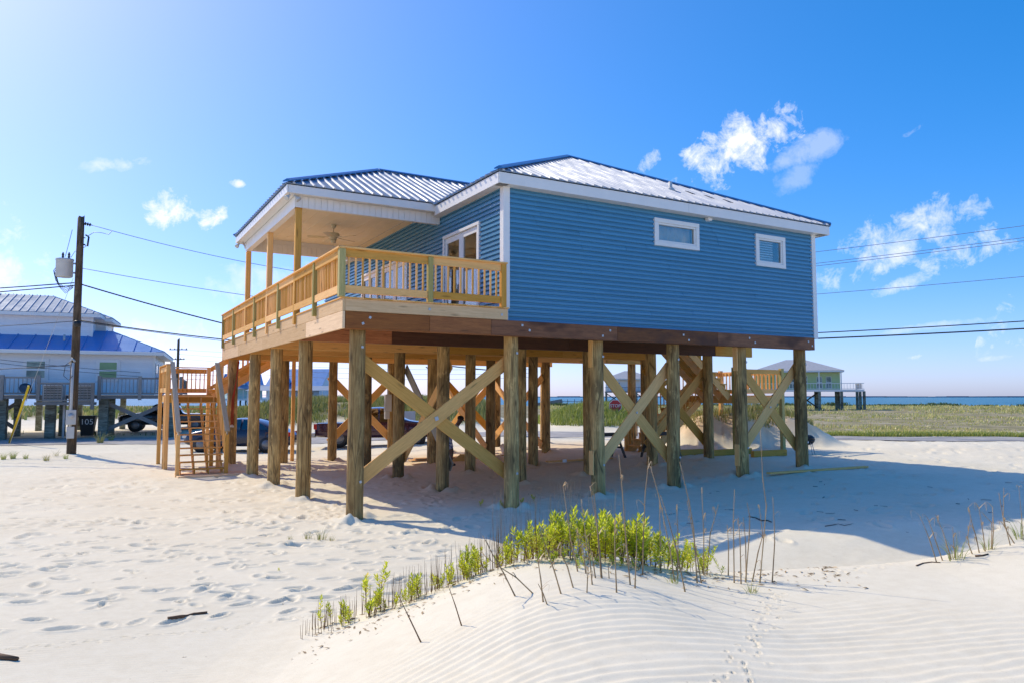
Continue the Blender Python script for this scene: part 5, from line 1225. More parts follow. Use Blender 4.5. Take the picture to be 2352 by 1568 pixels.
o = prism('plank_offcut', [(6.5, 9.55, q + .02), (7.4, 9.5, q + .02), (7.15, 9.52, q + .26), (6.85, 9.54, q + .26)], (0, .04, 0), PINE, None); tag(o, 'angled offcut leaning on the lumber pile behind the crossed braces', 'offcut', 'lumber pile behind the crossed braces')
for k, (x, y, a, L_, lab) in enumerate(((8.2, 6.1, .02, 2.6, 'board lying between two middle pilings with a white tag'), (13.6, 4.4, .05, 1.9, 'short thick timber lying under the side stairs'), (14.4, 3.4, .02, 1.6, 'thick timber lying beside the last brace'), (12.6, 5.3, -.03, 1.4, 'stubby timber stacked behind the fifth piling'))):
    z = hz(x, y) + .10; o = board('plank', (x, y, z), (x + L_ * math.cos(a), y + L_ * math.sin(a), z), .2 if k else .14, .14 if k else .05, PINE, None, (0, 1, 0) if k == 0 else (0, 0, 1), .005); tag(o, lab, 'plank', 'loose lumber on the sand')
    if k == 0: abox('paper_tag', x + .55, x + .70, y - .085, y - .072, z - .04, z + .05, WHITEP, o, 0)
def sawhorse(x, y, rz, label):
    z = hz(x, y); s_ = thing('sawhorse', label, 'sawhorse', (x, y, z), 0, 'dark sawhorses under the house'); M = Matrix.Translation((x, y, z)) @ Matrix.Rotation(rz, 4, 'Z')
    P = lambda a, b_, c: M @ Vector((a, b_, c))
    board('top_beam', P(-.6, 0, .78), P(.6, 0, .78), .12, .06, DARKWOOD, s_)
    for sx in (-.48, .48):
        for sy in (-1, 1): board('leg', P(sx, sy * .03, .76), P(sx * 1.15, sy * .34, 0.0), .085, .04, DARKWOOD, s_, (1, 0, 0))
        board('tie', P(sx * 1.06, -.19, .35), P(sx * 1.06, .19, .35), .07, .02, DARKWOOD, s_)
sawhorse(10.6, 6.2, .1, 'dark sawhorse left of the double piling under the house'); sawhorse(12.1, 5.2, -.15, 'dark sawhorse right of the double piling under the house')
# barbecue kettle by the last piling
kx, ky = at(1857, 1000, 26.0)[:2]; kz = hz(kx, ky); g_ = thing('barbecue', 'black kettle barbecue on thin legs behind the last piling', 'barbecue', (kx, ky, kz))
lathe('bowl', [(.03, -.24), (.16, -.20), (.26, -.08), (.28, 0), (.26, .0)], BLACKP, g_, Matrix.Translation((kx, ky, kz + .50)) @ Matrix.Scale(.75, 4), 18); lathe('lid', [(.28, 0), (.25, .10), (.14, .19), (.03, .21)], BLACKP, g_, Matrix.Translation((kx, ky, kz + .507)) @ Matrix.Scale(.75, 4), 18)
for k in range(3): a = 2.1 * k; tube('leg', [(kx + .15 * math.cos(a), ky + .15 * math.sin(a), kz + .42), (kx + .3 * math.cos(a), ky + .3 * math.sin(a), kz)], .012, STEEL, g_)
# signs
def sign_post(px, py, d, w, h_, zc, mat, label, name='road_sign', octo=False, face=0.0):
    q = at(px, py, d); z0 = hz(q[0], q[1]); s_ = thing(name, label, 'road sign', (q[0], q[1], z0))
    M = Matrix.Translation((q[0], q[1], 0)) @ Matrix.Rotation(math.atan2(RV[1], RV[0]) + face, 4, 'Z')
    tube('post', [(q[0], q[1], z0 - .3), (q[0], q[1], zc + h_ / 2)], .03, STEEL, s_, 6)
    if octo:
        pts = [(w / 2 * math.cos(R(22.5 + 45 * k)) * 1.08, -.04, zc + w / 2 * 1.08 * math.sin(R(22.5 + 45 * k))) for k in range(8)]
        prism('panel', [np.array(M @ Vector(p_)) for p_ in pts], np.array(M.to_3x3() @ Vector((0, -.012, 0))), WHITEP, s_)
        pts = [(a * .93, -.053, zc + (c - zc) * .93) for a, b_, c in pts]; prism('red_field', [np.array(M @ Vector(p_)) for p_ in pts], np.array(M.to_3x3() @ Vector((0, -.006, 0))), REDP, s_)
        text('lettering', 'STOP', w * .36, M @ Matrix.Translation((0, -.066, zc)) @ Matrix.Rotation(R(90), 4, 'X'), WHITEP, s_)
    else: link('panel', box_mesh(w, .02, h_, .01, mat), None, s_, M @ Matrix.Translation((0, -.045, zc)))
sign_post(1413, 930, 47, .76, .76, 1.78, REDP, 'red octagonal stop sign behind the crossed braces', octo=True)
sign_post(941, 955, 41, .62, .62, 1.25, STEEL, 'back of a small grey square sign beside the maroon pickup')
# lamp arm on a far pole seen through the pilings
q = at(1005, 880, 60); lp = thing('street_lamp', 'street lamp arm with white dish seen through the back pilings', 'street lamp', (q[0], q[1], hz(q[0], q[1])))
tube('post', [(q[0], q[1], hz(q[0], q[1]) - .3), (q[0], q[1], 5.2)], .09, POLEW, lp); tube('arm', [at(1003, 868, 60), at(985, 846, 60), at(978, 842, 60)], .05, BLACKP, lp); lathe('shade', [(.5, 0), (.42, .14), (.1, .24)], WHITEP, lp, Matrix.Translation(Vector(at(1004, 866, 60)) + Vector((0, 0, -.1))), 14)
# scattered sticks
def stick(pts, r_, label, mat=DARKWOOD):
    P = []
    for i, (x, y) in enumerate(pts): q = hit(x, y); P.append((q[0], q[1], hz(q[0], q[1]) + r_ * .7))
    o = tube('stick', P, [r_ * (1.3 - .6 * i / (len(P) - 1)) for i in range(len(P))], mat, None, 6); return tag(o, label, 'stick', 'sticks lying on the sand')
BROWN = plain('brown_stick', (.13, .07, .035), .8)
stick([(385, 1424), (415, 1418), (430, 1417), (445, 1412), (476, 1408)], .017, 'crooked brown stick lying on the open sand at lower left', BROWN)
stick([(-20, 1510), (10, 1514), (40, 1518)], .026, 'broken stick end at the bottom left edge', BROWN)
stick([(2105, 1300), (2120, 1294), (2140, 1291), (2160, 1293)], .006, 'thin curved twig below the right hand stalks', BROWN)
stick([(2240, 1278), (2256, 1277), (2270, 1273)], .009, 'short reddish stick on the dune at the right edge', BROWN)
stick([(1720, 1187), (1736, 1190), (1750, 1196), (1762, 1195), (1772, 1199)], .013, 'dark bent stick on the shaded sand behind the tall stalks')
stick([(1895, 1208), (1925, 1203), (1940, 1206), (1962, 1202)], .006, 'long dark twig on the shaded sand at right')
for k in range(26):
    px = random.uniform(1200, 2330); py = random.uniform(1105, 1225)
    if px < 1500: py = random.uniform(1120, 1200)
    q = hit(px, py); a = random.uniform(0, 3.14); L_ = random.uniform(.05, .20)
    P = [(q[0] + L_ * t_ * math.cos(a), q[1] + L_ * t_ * math.sin(a) + .12 * L_ * math.sin(t_ * 5 + k), hz(q[0] + L_ * t_ * math.cos(a), q[1] + L_ * t_ * math.sin(a)) + .008) for t_ in (0, .35, .7, 1)]
    tag(tube('twig', P, random.uniform(.003, .006), DARKWOOD, None, 4), 'small dark twig scattered on the shaded sand', 'twig', 'small twigs on the shaded sand')
# ---------------------------------------------------------------- the worker behind the second row piling
SKIN, t, p = newmat('brown_skin'); lk(t, ramp(t, noise(t, coords(t), 9, 4), [(.35, (.13, .065, .04)), (.65, (.19, .10, .062))]), p.inputs['Base Color']); p.inputs['Roughness'].default_value = .55
PATT, t, p = newmat('patterned_shorts'); lk(t, ramp(t, noise(t, coords(t), 16, 3, .6, 1.5), [(.46, (.75, .75, .78)), (.52, (.10, .12, .30))]), p.inputs['Base Color']); p.inputs['Roughness'].default_value = .9
SHIRT = plain('grey_shirt', (.42, .42, .46), .9); SHOE = plain('dark_shoes', (.03, .03, .03), .7)
def skin_body(name, joints, edges, mat, parent, M, sub=2):
    names = list(joints); me = bpy.data.meshes.new(name); me.from_pydata([joints[n_][0] for n_ in names], [(names.index(a), names.index(b_)) for a, b_ in edges], [])
    o = link(name, me, mat, parent, M); sk = o.modifiers.new('skin', 'SKIN'); sk.use_smooth_shade = True
    for i, n_ in enumerate(names): r_ = joints[n_][1]; v = me.skin_vertices[0].data[i]; v.radius = (r_, r_) if not isinstance(r_, tuple) else r_; v.use_root = (i == 0)
    sb = o.modifiers.new('sub', 'SUBSURF'); sb.levels = sb.render_levels = sub; return o
pq = hit(1029, 1068); pz = hz(pq[0], pq[1])
Mp = Matrix.Translation((pq[0], pq[1], pz)) @ Matrix.Rotation(math.atan2(RV[1], RV[0]), 4, 'Z')
pe = thing('person', 'person in patterned shorts bending forward to reach behind the second row piling', 'person', (pq[0], pq[1], pz))
# x runs to the right of the picture: the person faces right, bent forward
J = {'pelvis': ((0, 0, .92), .135), 'waist': ((.06, 0, 1.06), .125), 'chest': ((.20, 0, 1.22), .15), 'neck': ((.31, 0, 1.34), .062), 'headb': ((.36, 0, 1.42), .085), 'headc': ((.40, 0, 1.50), .10), 'headt': ((.42, 0, 1.57), .07),
     'shl': ((.25, .17, 1.27), .062), 'ell': ((.36, .21, 1.04), .045), 'wrl': ((.54, .18, .93), .032), 'shr': ((.25, -.17, 1.27), .062), 'elr': ((.42, -.20, 1.08), .045), 'wrr': ((.62, -.15, .98), .032), 'pal': ((.60, .17, .91), .036), 'par': ((.69, -.14, .96), .036),
     'hipl': ((.0, .10, .86), .10), 'knl': ((.06, .12, .48), .068), 'anl': ((-.03, .12, .09), .044), 'tol': ((.12, .13, .04), .038), 'hipr': ((.0, -.10, .86), .10), 'knr': ((.14, -.12, .48), .068), 'anr': ((.10, -.12, .09), .044), 'tor': ((.25, -.13, .04), .038)}
E_ = [('pelvis', 'waist'), ('waist', 'chest'), ('chest', 'neck'), ('neck', 'headb'), ('headb', 'headc'), ('headc', 'headt'), ('chest', 'shl'), ('shl', 'ell'), ('ell', 'wrl'), ('wrl', 'pal'), ('chest', 'shr'), ('shr', 'elr'), ('elr', 'wrr'), ('wrr', 'par'), ('pelvis', 'hipl'), ('hipl', 'knl'), ('knl', 'anl'), ('anl', 'tol'), ('pelvis', 'hipr'), ('hipr', 'knr'), ('knr', 'anr'), ('anr', 'tor')]
for s_, (px_, py_, pz_) in (('l', (.60, .17, .91)), ('r', (.69, -.14, .96))):
    for k in range(4):
        L_ = (.075, .085, .08, .062)[k]; oy = (k - 1.5) * .018
        J[f'f{s_}{k}a'] = ((px_ + .03, py_ + oy, pz_ - .005), .010); J[f'f{s_}{k}b'] = ((px_ + .03 + L_ * .6, py_ + oy * 1.1, pz_ - .02), .0095); J[f'f{s_}{k}c'] = ((px_ + .03 + L_ * .8, py_ + oy * 1.1, pz_ - .05), .0085)
        E_ += [('pa' + s_, f'f{s_}{k}a'), (f'f{s_}{k}a', f'f{s_}{k}b'), (f'f{s_}{k}b', f'f{s_}{k}c')]
    ty = .035 if s_ == 'r' else -.035
    J[f't{s_}a'] = ((px_ + .0, py_ + ty, pz_ - .005), .011); J[f't{s_}b'] = ((px_ + .045, py_ + ty * 1.3, pz_ - .03), .0095); E_ += [('pa' + s_, f't{s_}a'), (f't{s_}a', f't{s_}b')]
skin_body('body', J, E_, SKIN, pe, Mp)
skin_body('shirt', {'w': ((.045, 0, 1.00), .15), 'm': ((.12, 0, 1.13), .155), 'c': ((.21, 0, 1.235), .178), 'n': ((.285, 0, 1.31), .085), 'sl': ((.255, .18, 1.265), .082), 'al': ((.31, .205, 1.15), .070), 'sr': ((.255, -.18, 1.265), .082), 'ar': ((.34, -.20, 1.17), .070)}, [('w', 'm'), ('m', 'c'), ('c', 'n'), ('c', 'sl'), ('sl', 'al'), ('c', 'sr'), ('sr', 'ar')], SHIRT, pe, Mp)
skin_body('shorts', {'p': ((0, 0, .93), .165), 'w': ((.05, 0, 1.04), .15), 'l': ((.0, .105, .84), .128), 'l2': ((.045, .12, .52), .098), 'r': ((.0, -.105, .84), .128), 'r2': ((.12, -.12, .52), .098)}, [('p', 'w'), ('p', 'l'), ('l', 'l2'), ('p', 'r'), ('r', 'r2')], PATT, pe, Mp)
for sg, ax in ((1, -.03), (-1, .10)): skin_body('shoe', {'h': ((ax - .02, .12 * sg, .05), .055), 'm': ((ax + .08, .125 * sg, .04), .05), 't': ((ax + .17, .13 * sg, .035), .042)}, [('h', 'm'), ('m', 't')], SHOE, pe, Mp)
HAIR = plain('short_dark_hair', (.012, .010, .009), .8)
lathe('hair', [(.104, -.02), (.108, .03), (.09, .075), (.045, .10), (.005, .105)], HAIR, pe, Mp @ Matrix.Translation((.405, 0, 1.535)) @ Matrix.Rotation(R(8), 4, 'Y'), 14)
for sg in (-1, 1): lathe('ear', [(.004, -.012), (.024, -.006), (.026, .006), (.004, .010)], SKIN, pe, Mp @ Matrix.Translation((.385, sg * .098, 1.49)) @ Matrix.Rotation(R(90), 4, 'X'), 10); lathe('eye', [(.002, -.011), (.010, -.004), (.010, .004), (.002, .011)], BLACKP, pe, Mp @ Matrix.Translation((.487, sg * .034, 1.505)), 8)
prism('nose', [np.array(Mp @ Vector(v_)) for v_ in ((.485, -.016, 1.455), (.485, .016, 1.455), (.525, 0, 1.46))], np.array(Mp.to_3x3() @ Vector((-.012, 0, .045))), SKIN, pe)
abox('mouth', pq[0], pq[0] + .001, pq[1], pq[1] + .001, pz, pz + .001, SKIN, pe, 0) if False else link('mouth', box_mesh(.012, .045, .010, .003, plain('lips', (.16, .05, .045), .5)), None, pe, Mp @ Matrix.Translation((.476, 0, 1.432)))
# ---------------------------------------------------------------- vegetation
def leaf_mat(name, stops, trans=.45, island=True, rough=.6):
    m_, t, p = newmat(name); t.nodes.remove(p)
    if island: f = t.nodes.new('ShaderNodeNewGeometry').outputs['Random Per Island']
    else: f = noise(t, coords(t), 8, 3)
    if island:
        r0 = rand(t); f = mathn(t, 'ADD', mathn(t, 'MULTIPLY', f, .75), mathn(t, 'MULTIPLY', r0, .25))
    c = ramp(t, f, stops)
    d_ = t.nodes.new('ShaderNodeBsdfDiffuse'); tr = t.nodes.new('ShaderNodeBsdfTranslucent'); g = t.nodes.new('ShaderNodeBsdfGlossy'); g.inputs['Roughness'].default_value = .45
    lk(t, c, d_.inputs[0]); lk(t, c, tr.inputs[0]); m1 = t.nodes.new('ShaderNodeMixShader'); m1.inputs[0].default_value = trans; lk(t, d_.outputs[0], m1.inputs[1]); lk(t, tr.outputs[0], m1.inputs[2])
    m2 = t.nodes.new('ShaderNodeMixShader'); m2.inputs[0].default_value = .06; lk(t, m1.outputs[0], m2.inputs[1]); lk(t, g.outputs[0], m2.inputs[2]); lk(t, m2.outputs[0], t.nodes['Material Output'].inputs[0])
    return m_
LEAF = leaf_mat('lime_leaf', [(0.0, (.30, .38, .03)), (.25, (.52, .60, .03)), (.8, (.78, .80, .05)), (1.0, (.66, .50, .14))], .7)
STEMR = plain('reddish_stem', (.20, .11, .05), .8)
DRY = plain('dry_reed', (.40, .27, .14), .8, var=.25)
DRYL = leaf_mat('dry_leaf', [(0, (.28, .18, .08)), (1, (.55, .42, .26))], .3)
GRASS = leaf_mat('dune_grass_blade', [(0, (.13, .17, .035)), (.35, (.25, .28, .06)), (.65, (.36, .33, .10)), (.85, (.45, .37, .16)), (1, (.52, .44, .24))], .4)
GRASS_B = leaf_mat('bright_grass_blade', [(0, (.16, .22, .035)), (.5, (.32, .38, .06)), (1, (.47, .44, .14))], .45)
GRASS_F = leaf_mat('field_grass_blade', [(0, (.33, .35, .06)), (.4, (.54, .52, .13)), (.75, (.68, .60, .23)), (1, (.48, .33, .15))], .35)
SHRUBM = leaf_mat('shore_shrub_leaf', [(0, (.05, .09, .02)), (1, (.14, .20, .05))], .3)
def plant_meshes(seed, hgt, nl, lean):
    rg = random.Random(seed); stem = []; k = 7
    bx, by = rg.uniform(-lean, lean), rg.uniform(-lean, lean)
    for i in range(k): tt = i / (k - 1); stem.append(np.array([bx * tt ** 1.5 * hgt + .01 * math.sin(5 * tt + seed), by * tt ** 1.5 * hgt, hgt * tt]))
    paths = [stem]
    for b_ in range(rg.randint(1, 3)):
        i0 = rg.randint(1, 3); a = rg.uniform(0, 6.28); L = hgt * rg.uniform(.35, .6); p0 = stem[i0]
        paths.append([p0 + np.array([math.cos(a) * L * .45 * u, math.sin(a) * L * .45 * u, L * u]) for u in (0, .3, .65, 1)])
    gs, gl_ = Geo(), Geo()
    for j, pth in enumerate(paths):
        vs, fs = tube_geo(pth, [.0055 * (1 - .6 * i / (len(pth) - 1)) * (1 if j == 0 else .7) for i in range(len(pth))], 4); gs.add(vs, fs)
        n = nl if j == 0 else nl // 2
        for q in range(n):
            tt = .22 + .78 * (q / max(1, n - 1)) ** .62; f = tt * (len(pth) - 1); i = min(int(f), len(pth) - 2); P = pth[i] + (pth[i + 1] - pth[i]) * (f - i)
            a = q * 2.4 + rg.uniform(-.3, .3); el = .15 + .95 * tt + rg.uniform(-.2, .2); L = rg.uniform(.078, .128) * (1.1 - .35 * tt); w = L * .16
            d = np.array([math.cos(a) * math.cos(el), math.sin(a) * math.cos(el), math.sin(el)]); sd2 = np.array([-math.sin(a), math.cos(a), 0]); up = np.cross(d, sd2); dr = np.array([0, 0, -1]) * L * .18
            m1, m2 = P + d * L * .42, P + d * L
            gl_.add([P, m1 + sd2 * w + up * w * -.4, m1, m1 - sd2 * w + up * w * -.4, m2 + dr], [(0, 1, 2), (0, 2, 3), (2, 1, 4), (3, 2, 4)])
    return pymesh('stem', gs.v, gs.f), pymesh('foliage', gl_.v, gl_.f)
PV = []
for k in range(9):
    st_, lf = plant_meshes(k, [.36, .42, .46, .38, .50, .30, .24, .20, .44][k], [26, 30, 34, 28, 36, 22, 18, 14, 30][k], [.25, .2, .3, .35, .2, .3, .4, .3, .45][k]); st_.materials.append(STEMR); lf.materials.append(LEAF); PV.append((st_, lf))
def leafy(s, d, variant, sc, label, grp):
    x, y = to_xy(s, d); z = hz(x, y) - .015; o = thing('leafy_plant', label, 'plant', (x, y, z), 0, grp)
    M = Matrix.Translation((x, y, z)) @ Matrix.Rotation(random.uniform(0, 6.28), 4, 'Z') @ Matrix.Scale(sc, 4)
    link('stem', PV[variant][0], None, o, M); link('foliage', PV[variant][1], None, o, M)
gp = 'leafy green plants on the dune'
rg = random.Random(5)
for k in range(150):
    s = rg.choice([rg.uniform(-.45, 1.95), rg.gauss(.95, .55)]); s = min(max(s, -.55), 2.0); dc = 7.2 + .05 * s
    d = dc + rg.uniform(-.12, .8); sc = (.64 + .30 * math.exp(-((s - .9) / .7) ** 2)) * rg.uniform(.7, 1.15)
    leafy(s, d, rg.choice([0, 1, 2, 3, 4, 8]), sc * (1 if s < 1.6 else .85), 'bright lime green leafy plant in the thick patch on the dune crest', gp)
for k in range(32):
    s = -1.72 + 1.5 * rg.uniform(0, 1) ** .7; dc = 7.2 + .05 * s; d = dc + rg.uniform(.0, .45)
    leafy(s, d, rg.choice([5, 6, 7, 6, 7, 0]), rg.uniform(.4, .8), 'small leafy plant on the ridge left of the thick patch', gp)
for k in range(12):
    s = rg.uniform(.1, 1.2); leafy(s, 7.2 + .05 * s - rg.uniform(.1, .45), 7, rg.uniform(.35, .55), 'tiny green seedling on the bare sand in front of the patch', gp)
for (px, py, vr, sc, lab) in ((738, 1440, 8, .62, 'bushy leafy plant at the left foot of the dune ridge'), (760, 1432, 1, .5, 'low leafy plant beside the leftmost bush'), (842, 1400, 3, .85, 'leaning leafy plant second from the left end of the ridge'), (872, 1378, 4, .82, 'tallest single leafy plant near the left end of the ridge'), (640, 1310, 7, .25, 'tiny seedling alone on the open sand')):
    q = hit(px, py); s, d = to_sd(q[0], q[1]); leafy(s, d, vr, sc, lab, gp)
for (px, py) in ((1105, 1162), (1152, 1165), (1198, 1158), (1225, 1150)):
    q = hit(px, py); s, d = to_sd(q[0], q[1]); leafy(s, d, 7, .7, 'small shaded plant at the foot of the second front piling', gp)
# upright bare twigs along the ridge: nobody could count them
g = Geo(); g2 = Geo()
for k in range(280):
    s = rg.uniform(-1.95, .55); d = 7.2 + .05 * s + rg.uniform(-.02, .5); x, y = to_xy(s, d); z = hz(x, y) - .02; h_ = rg.uniform(.16, .36) * (.75 + .3 * (s + 1.9)); a = rg.uniform(0, 6.28); l_ = rg.uniform(0, .22)
    P = [np.array([x + l_ * h_ * u * math.cos(a) * (1 - .4 * u), y + l_ * h_ * u * math.sin(a), z + h_ * u]) for u in (0, .4, .75, 1)]
    vs, fs = tube_geo(P, [.0030, .0024, .0018, .0009], 3); g.add(vs, fs)
for k in range(120):
    s = rg.uniform(-.2, 1.2); d = 7.45 + .05 * s + rg.uniform(.0, .7); x, y = to_xy(s, d); z = hz(x, y) - .02; h_ = rg.uniform(.45, .85); a = rg.uniform(0, 6.28); l_ = rg.uniform(0, .12)
    P = [np.array([x + l_ * h_ * u * math.cos(a), y + l_ * h_ * u * math.sin(a), z + h_ * u]) for u in (0, .4, .75, 1)]
    vs, fs = tube_geo(P, [.0026, .0022, .0016, .0009], 3); g2.add(vs, fs)
for gg, mt, lab in ((g, STEMR, 'thin reddish bare twigs standing along the dune ridge'), (g2, DRY, 'pale dry twigs standing behind the leafy patch')):
    o = gg.build('bare_twigs', mt); o['kind'] = 'stuff'; tag(o, lab, 'twigs')
# fallen leaves and bits at the foot of the plants
g = Geo()
for k in range(480):
    s = rg.uniform(-1.9, 3.2); d = 7.2 + .05 * s + rg.gauss(-.05, .28); x, y = to_xy(s, d); z = hz(x, y) + .006; a = rg.uniform(0, 6.28); L_ = rg.uniform(.012, .045); w = L_ * rg.uniform(.12, .3)
    u = np.array([math.cos(a), math.sin(a), rg.uniform(-.1, .25)]); v = np.array([-math.sin(a), math.cos(a), 0]); c_ = np.array([x, y, z]); g.add([c_ - u * L_, c_ + v * w + np.array([0, 0, w]), c_ + u * L_, c_ - v * w], [(0, 1, 2), (0, 2, 3)])
o = g.build('leaf_litter', DRYL); o['kind'] = 'stuff'; tag(o, 'dry leaf litter scattered at the foot of the dune plants', 'leaf litter')
# ---- single dry stalks
def px_of(base, sc, pts): return [((base[0] + sc * x) / 1.6582, (base[1] + sc * y) / 1.6582) for x, y in pts]
ZA = ((2200, 1750), .3507); ZB = ((1600, 1850), .3189); ZC = ((1100, 2050), .2976); ZD = ((3100, 1750), .542)
c1 = 'dry reed stalk among the leafy patch on the dune crest'; c2 = 'dry reed stalk in the clump at the right end of the leafy patch'; c3 = 'dry reed stalk in the sparse row right of the leafy patch'; c4 = 'pale dry stalk in the clump near the right edge'
ST = [(ZA, [(260, 1280), (210, 700), (180, 380), (135, 290)], c1), (ZA, [(425, 1450), (405, 1000), (400, 700)], c1), (ZA, [(575, 1360), (520, 800), (485, 330), (448, -60)], 'very tall dry stalk crossing the second front piling above the patch'), (ZA, [(620, 1390), (640, 1000), (640, 650)], c1),
      (ZA, [(705, 1250), (715, 800), (735, 350), (775, -30)], c1), (ZA, [(345, 1290), (330, 1115)], c1), (ZA, [(1060, 1320), (1000, 950), (880, 380), (790, 65)], c2), (ZA, [(1175, 1435), (1080, 1000), (1000, 700), (900, 380)], c2), (ZA, [(1300, 1340), (1260, 750), (1210, 450), (1110, 20)], 'tallest bent dry stalk in the clump right of the leafy patch'),
      (ZA, [(1350, 1340), (1270, 900), (1190, 440)], c2), (ZA, [(1370, 1250), (1370, 800), (1350, 360)], c2), (ZA, [(1400, 1250), (1440, 800), (1530, 480)], 'dry stalk leaning right out of the clump beside the patch'), (ZA, [(1085, 1300), (1090, 800), (1075, 540)], c2), (ZA, [(900, 1200), (895, 800), (890, 400)], c2),
      (ZA, [(1635, 1255), (1640, 950), (1625, 700)], c3), (ZA, [(1700, 1335), (1695, 900), (1690, 680), (1705, 320)], c3), (ZA, [(1775, 1345), (1765, 900), (1745, 625)], c3), (ZA, [(1820, 1330), (1865, 800), (1870, 620), (1840, 460)], c3), (ZA, [(1830, 1310), (1825, 900), (1800, 620)], c3), (ZA, [(1890, 1320), (1960, 1000), (2010, 820), (1975, 520)], c3),
      (ZA, [(1975, 1335), (2020, 850), (2050, 500), (2010, 200), (1985, -330)], 'tallest dry stalk of all reaching up to the last brace'), (ZA, [(2110, 1335), (2140, 900), (2135, 700), (2120, 400)], 'rightmost dry stalk of the sparse row with curled leaves'),
      (ZB, [(1160, 1315), (1000, 1040), (870, 820), (750, 590)], c1), (ZB, [(1385, 1270), (1150, 1090), (960, 970), (780, 840)], 'dry stalk leaning far left on the front of the dune'), (ZB, [(1475, 1380), (1440, 1100), (1410, 900), (1390, 830)], c1), (ZB, [(1530, 1400), (1470, 1280), (1410, 1165)], 'short dry stub on the front of the dune'), (ZB, [(1695, 1280), (1600, 1000), (1530, 800), (1450, 580)], c1),
      (ZB, [(1840, 1210), (1760, 960), (1680, 800), (1640, 750)], c1), (ZB, [(1990, 1270), (2000, 1100), (2010, 960)], c1), (ZB, [(2175, 1100), (2150, 800), (2130, 580), (2030, 0)], c1), (ZB, [(2060, 1180), (2030, 900), (1990, 700), (1930, 200)], c1), (ZB, [(1890, 1020), (1840, 800), (1800, 650), (1710, 0)], c1), (ZB, [(1985, 1050), (1950, 800), (1880, 560)], c1), (ZB, [(2100, 1100), (2060, 850), (1990, 600)], c1),
      (ZC, [(1930, 1360), (1715, 1320), (1560, 1050), (1410, 740)], 'lone dark bare stem standing on the left face of the dune'), (ZC, [(2225, 1105), (2130, 850), (2055, 635)], 'second lone dark stem higher on the left dune face'),
      (ZD, [(868, 720), (820, 580), (790, 500), (745, 395)], 'thick dry stalk at the left of the right edge clump'), (ZD, [(910, 705), (860, 580), (830, 490), (800, 410)], c4), (ZD, [(970, 700), (930, 580), (905, 500), (855, 385)], c4), (ZD, [(990, 690), (982, 580), (975, 470)], c4), (ZD, [(1120, 660), (1090, 600), (1080, 540), (1100, 420)], c4), (ZD, [(1165, 650), (1140, 540), (1110, 440), (1085, 330)], c4), (ZD, [(1245, 625), (1250, 540), (1250, 440), (1190, 380)], c4), (ZD, [(1205, 640), (1190, 520), (1160, 340)], c4), (ZD, [(1420, 585), (1380, 540), (1340, 470), (1300, 230)], c4), (ZD, [(1385, 600), (1350, 480), (1330, 400), (1335, 195)], c4), (ZD, [(1470, 560), (1460, 400), (1440, 190)], c4), (ZD, [(1250, 630), (1262, 500), (1255, 330)], c4)]
for (z_, pts, lab) in ST:
    P2 = px_of(*z_, pts); q = hit(*P2[0]); d0 = to_sd(q[0], q[1])[1]
    if 'left' in lab and 'ZC' and z_ is ZC and len(P2) == 4: q = hit(*P2[1]); d0 = to_sd(q[0], q[1])[1]; P2 = P2[1:]
    jit = rg.uniform(-.18, .18); P = [np.array([q[0], q[1], q[2] - .03])] + [at(x, y, d0 + jit * (i + 1) / len(P2)) for i, (x, y) in enumerate(P2[1:])]
    D = [P[0]]
    for a, b_ in zip(P[:-1], P[1:]): D += [a + (b_ - a) * u for u in (.34, .67, 1.0)]
    hgt = np.linalg.norm(P[-1] - P[0]); thick = .0062 if hgt > .35 else .0055
    dark = z_ is ZC
    o = tube('dry_stalk', D, [thick * (1 - .62 * i / (len(D) - 1)) * (1.18 if i % 3 == 0 else 1) for i in range(len(D))], STEMR if dark else DRY, None, 6); tag(o, lab, 'dry stalk', 'dry stalks on the dune')
    if dark: continue
    for k in range(rg.randint(1, 4)):
        B = D[rg.randint(2, len(D) - 1)]; a = rg.uniform(0, 6.28); L = rg.uniform(.06, .16); gq = Geo(); dirv = np.array([math.cos(a), math.sin(a), 0]); sdv = np.array([-math.sin(a), math.cos(a), 0]); pr_ = None; vs = []; fs = []
        for i in range(6):
            u = i / 5; c_ = B + dirv * L * (math.sin(u * 2.2)) * .6 + np.array([0, 0, L * (.55 * math.sin(u * 2.6) - .5 * u * u)]); w = .006 * (1 - u * .8); vs += [c_ + sdv * w, c_ - sdv * w]
        fs = [(2 * i, 2 * i + 1, 2 * i + 3, 2 * i + 2) for i in range(5)]; gq.add(vs, fs); gq.build('leaf', DRYL, o)
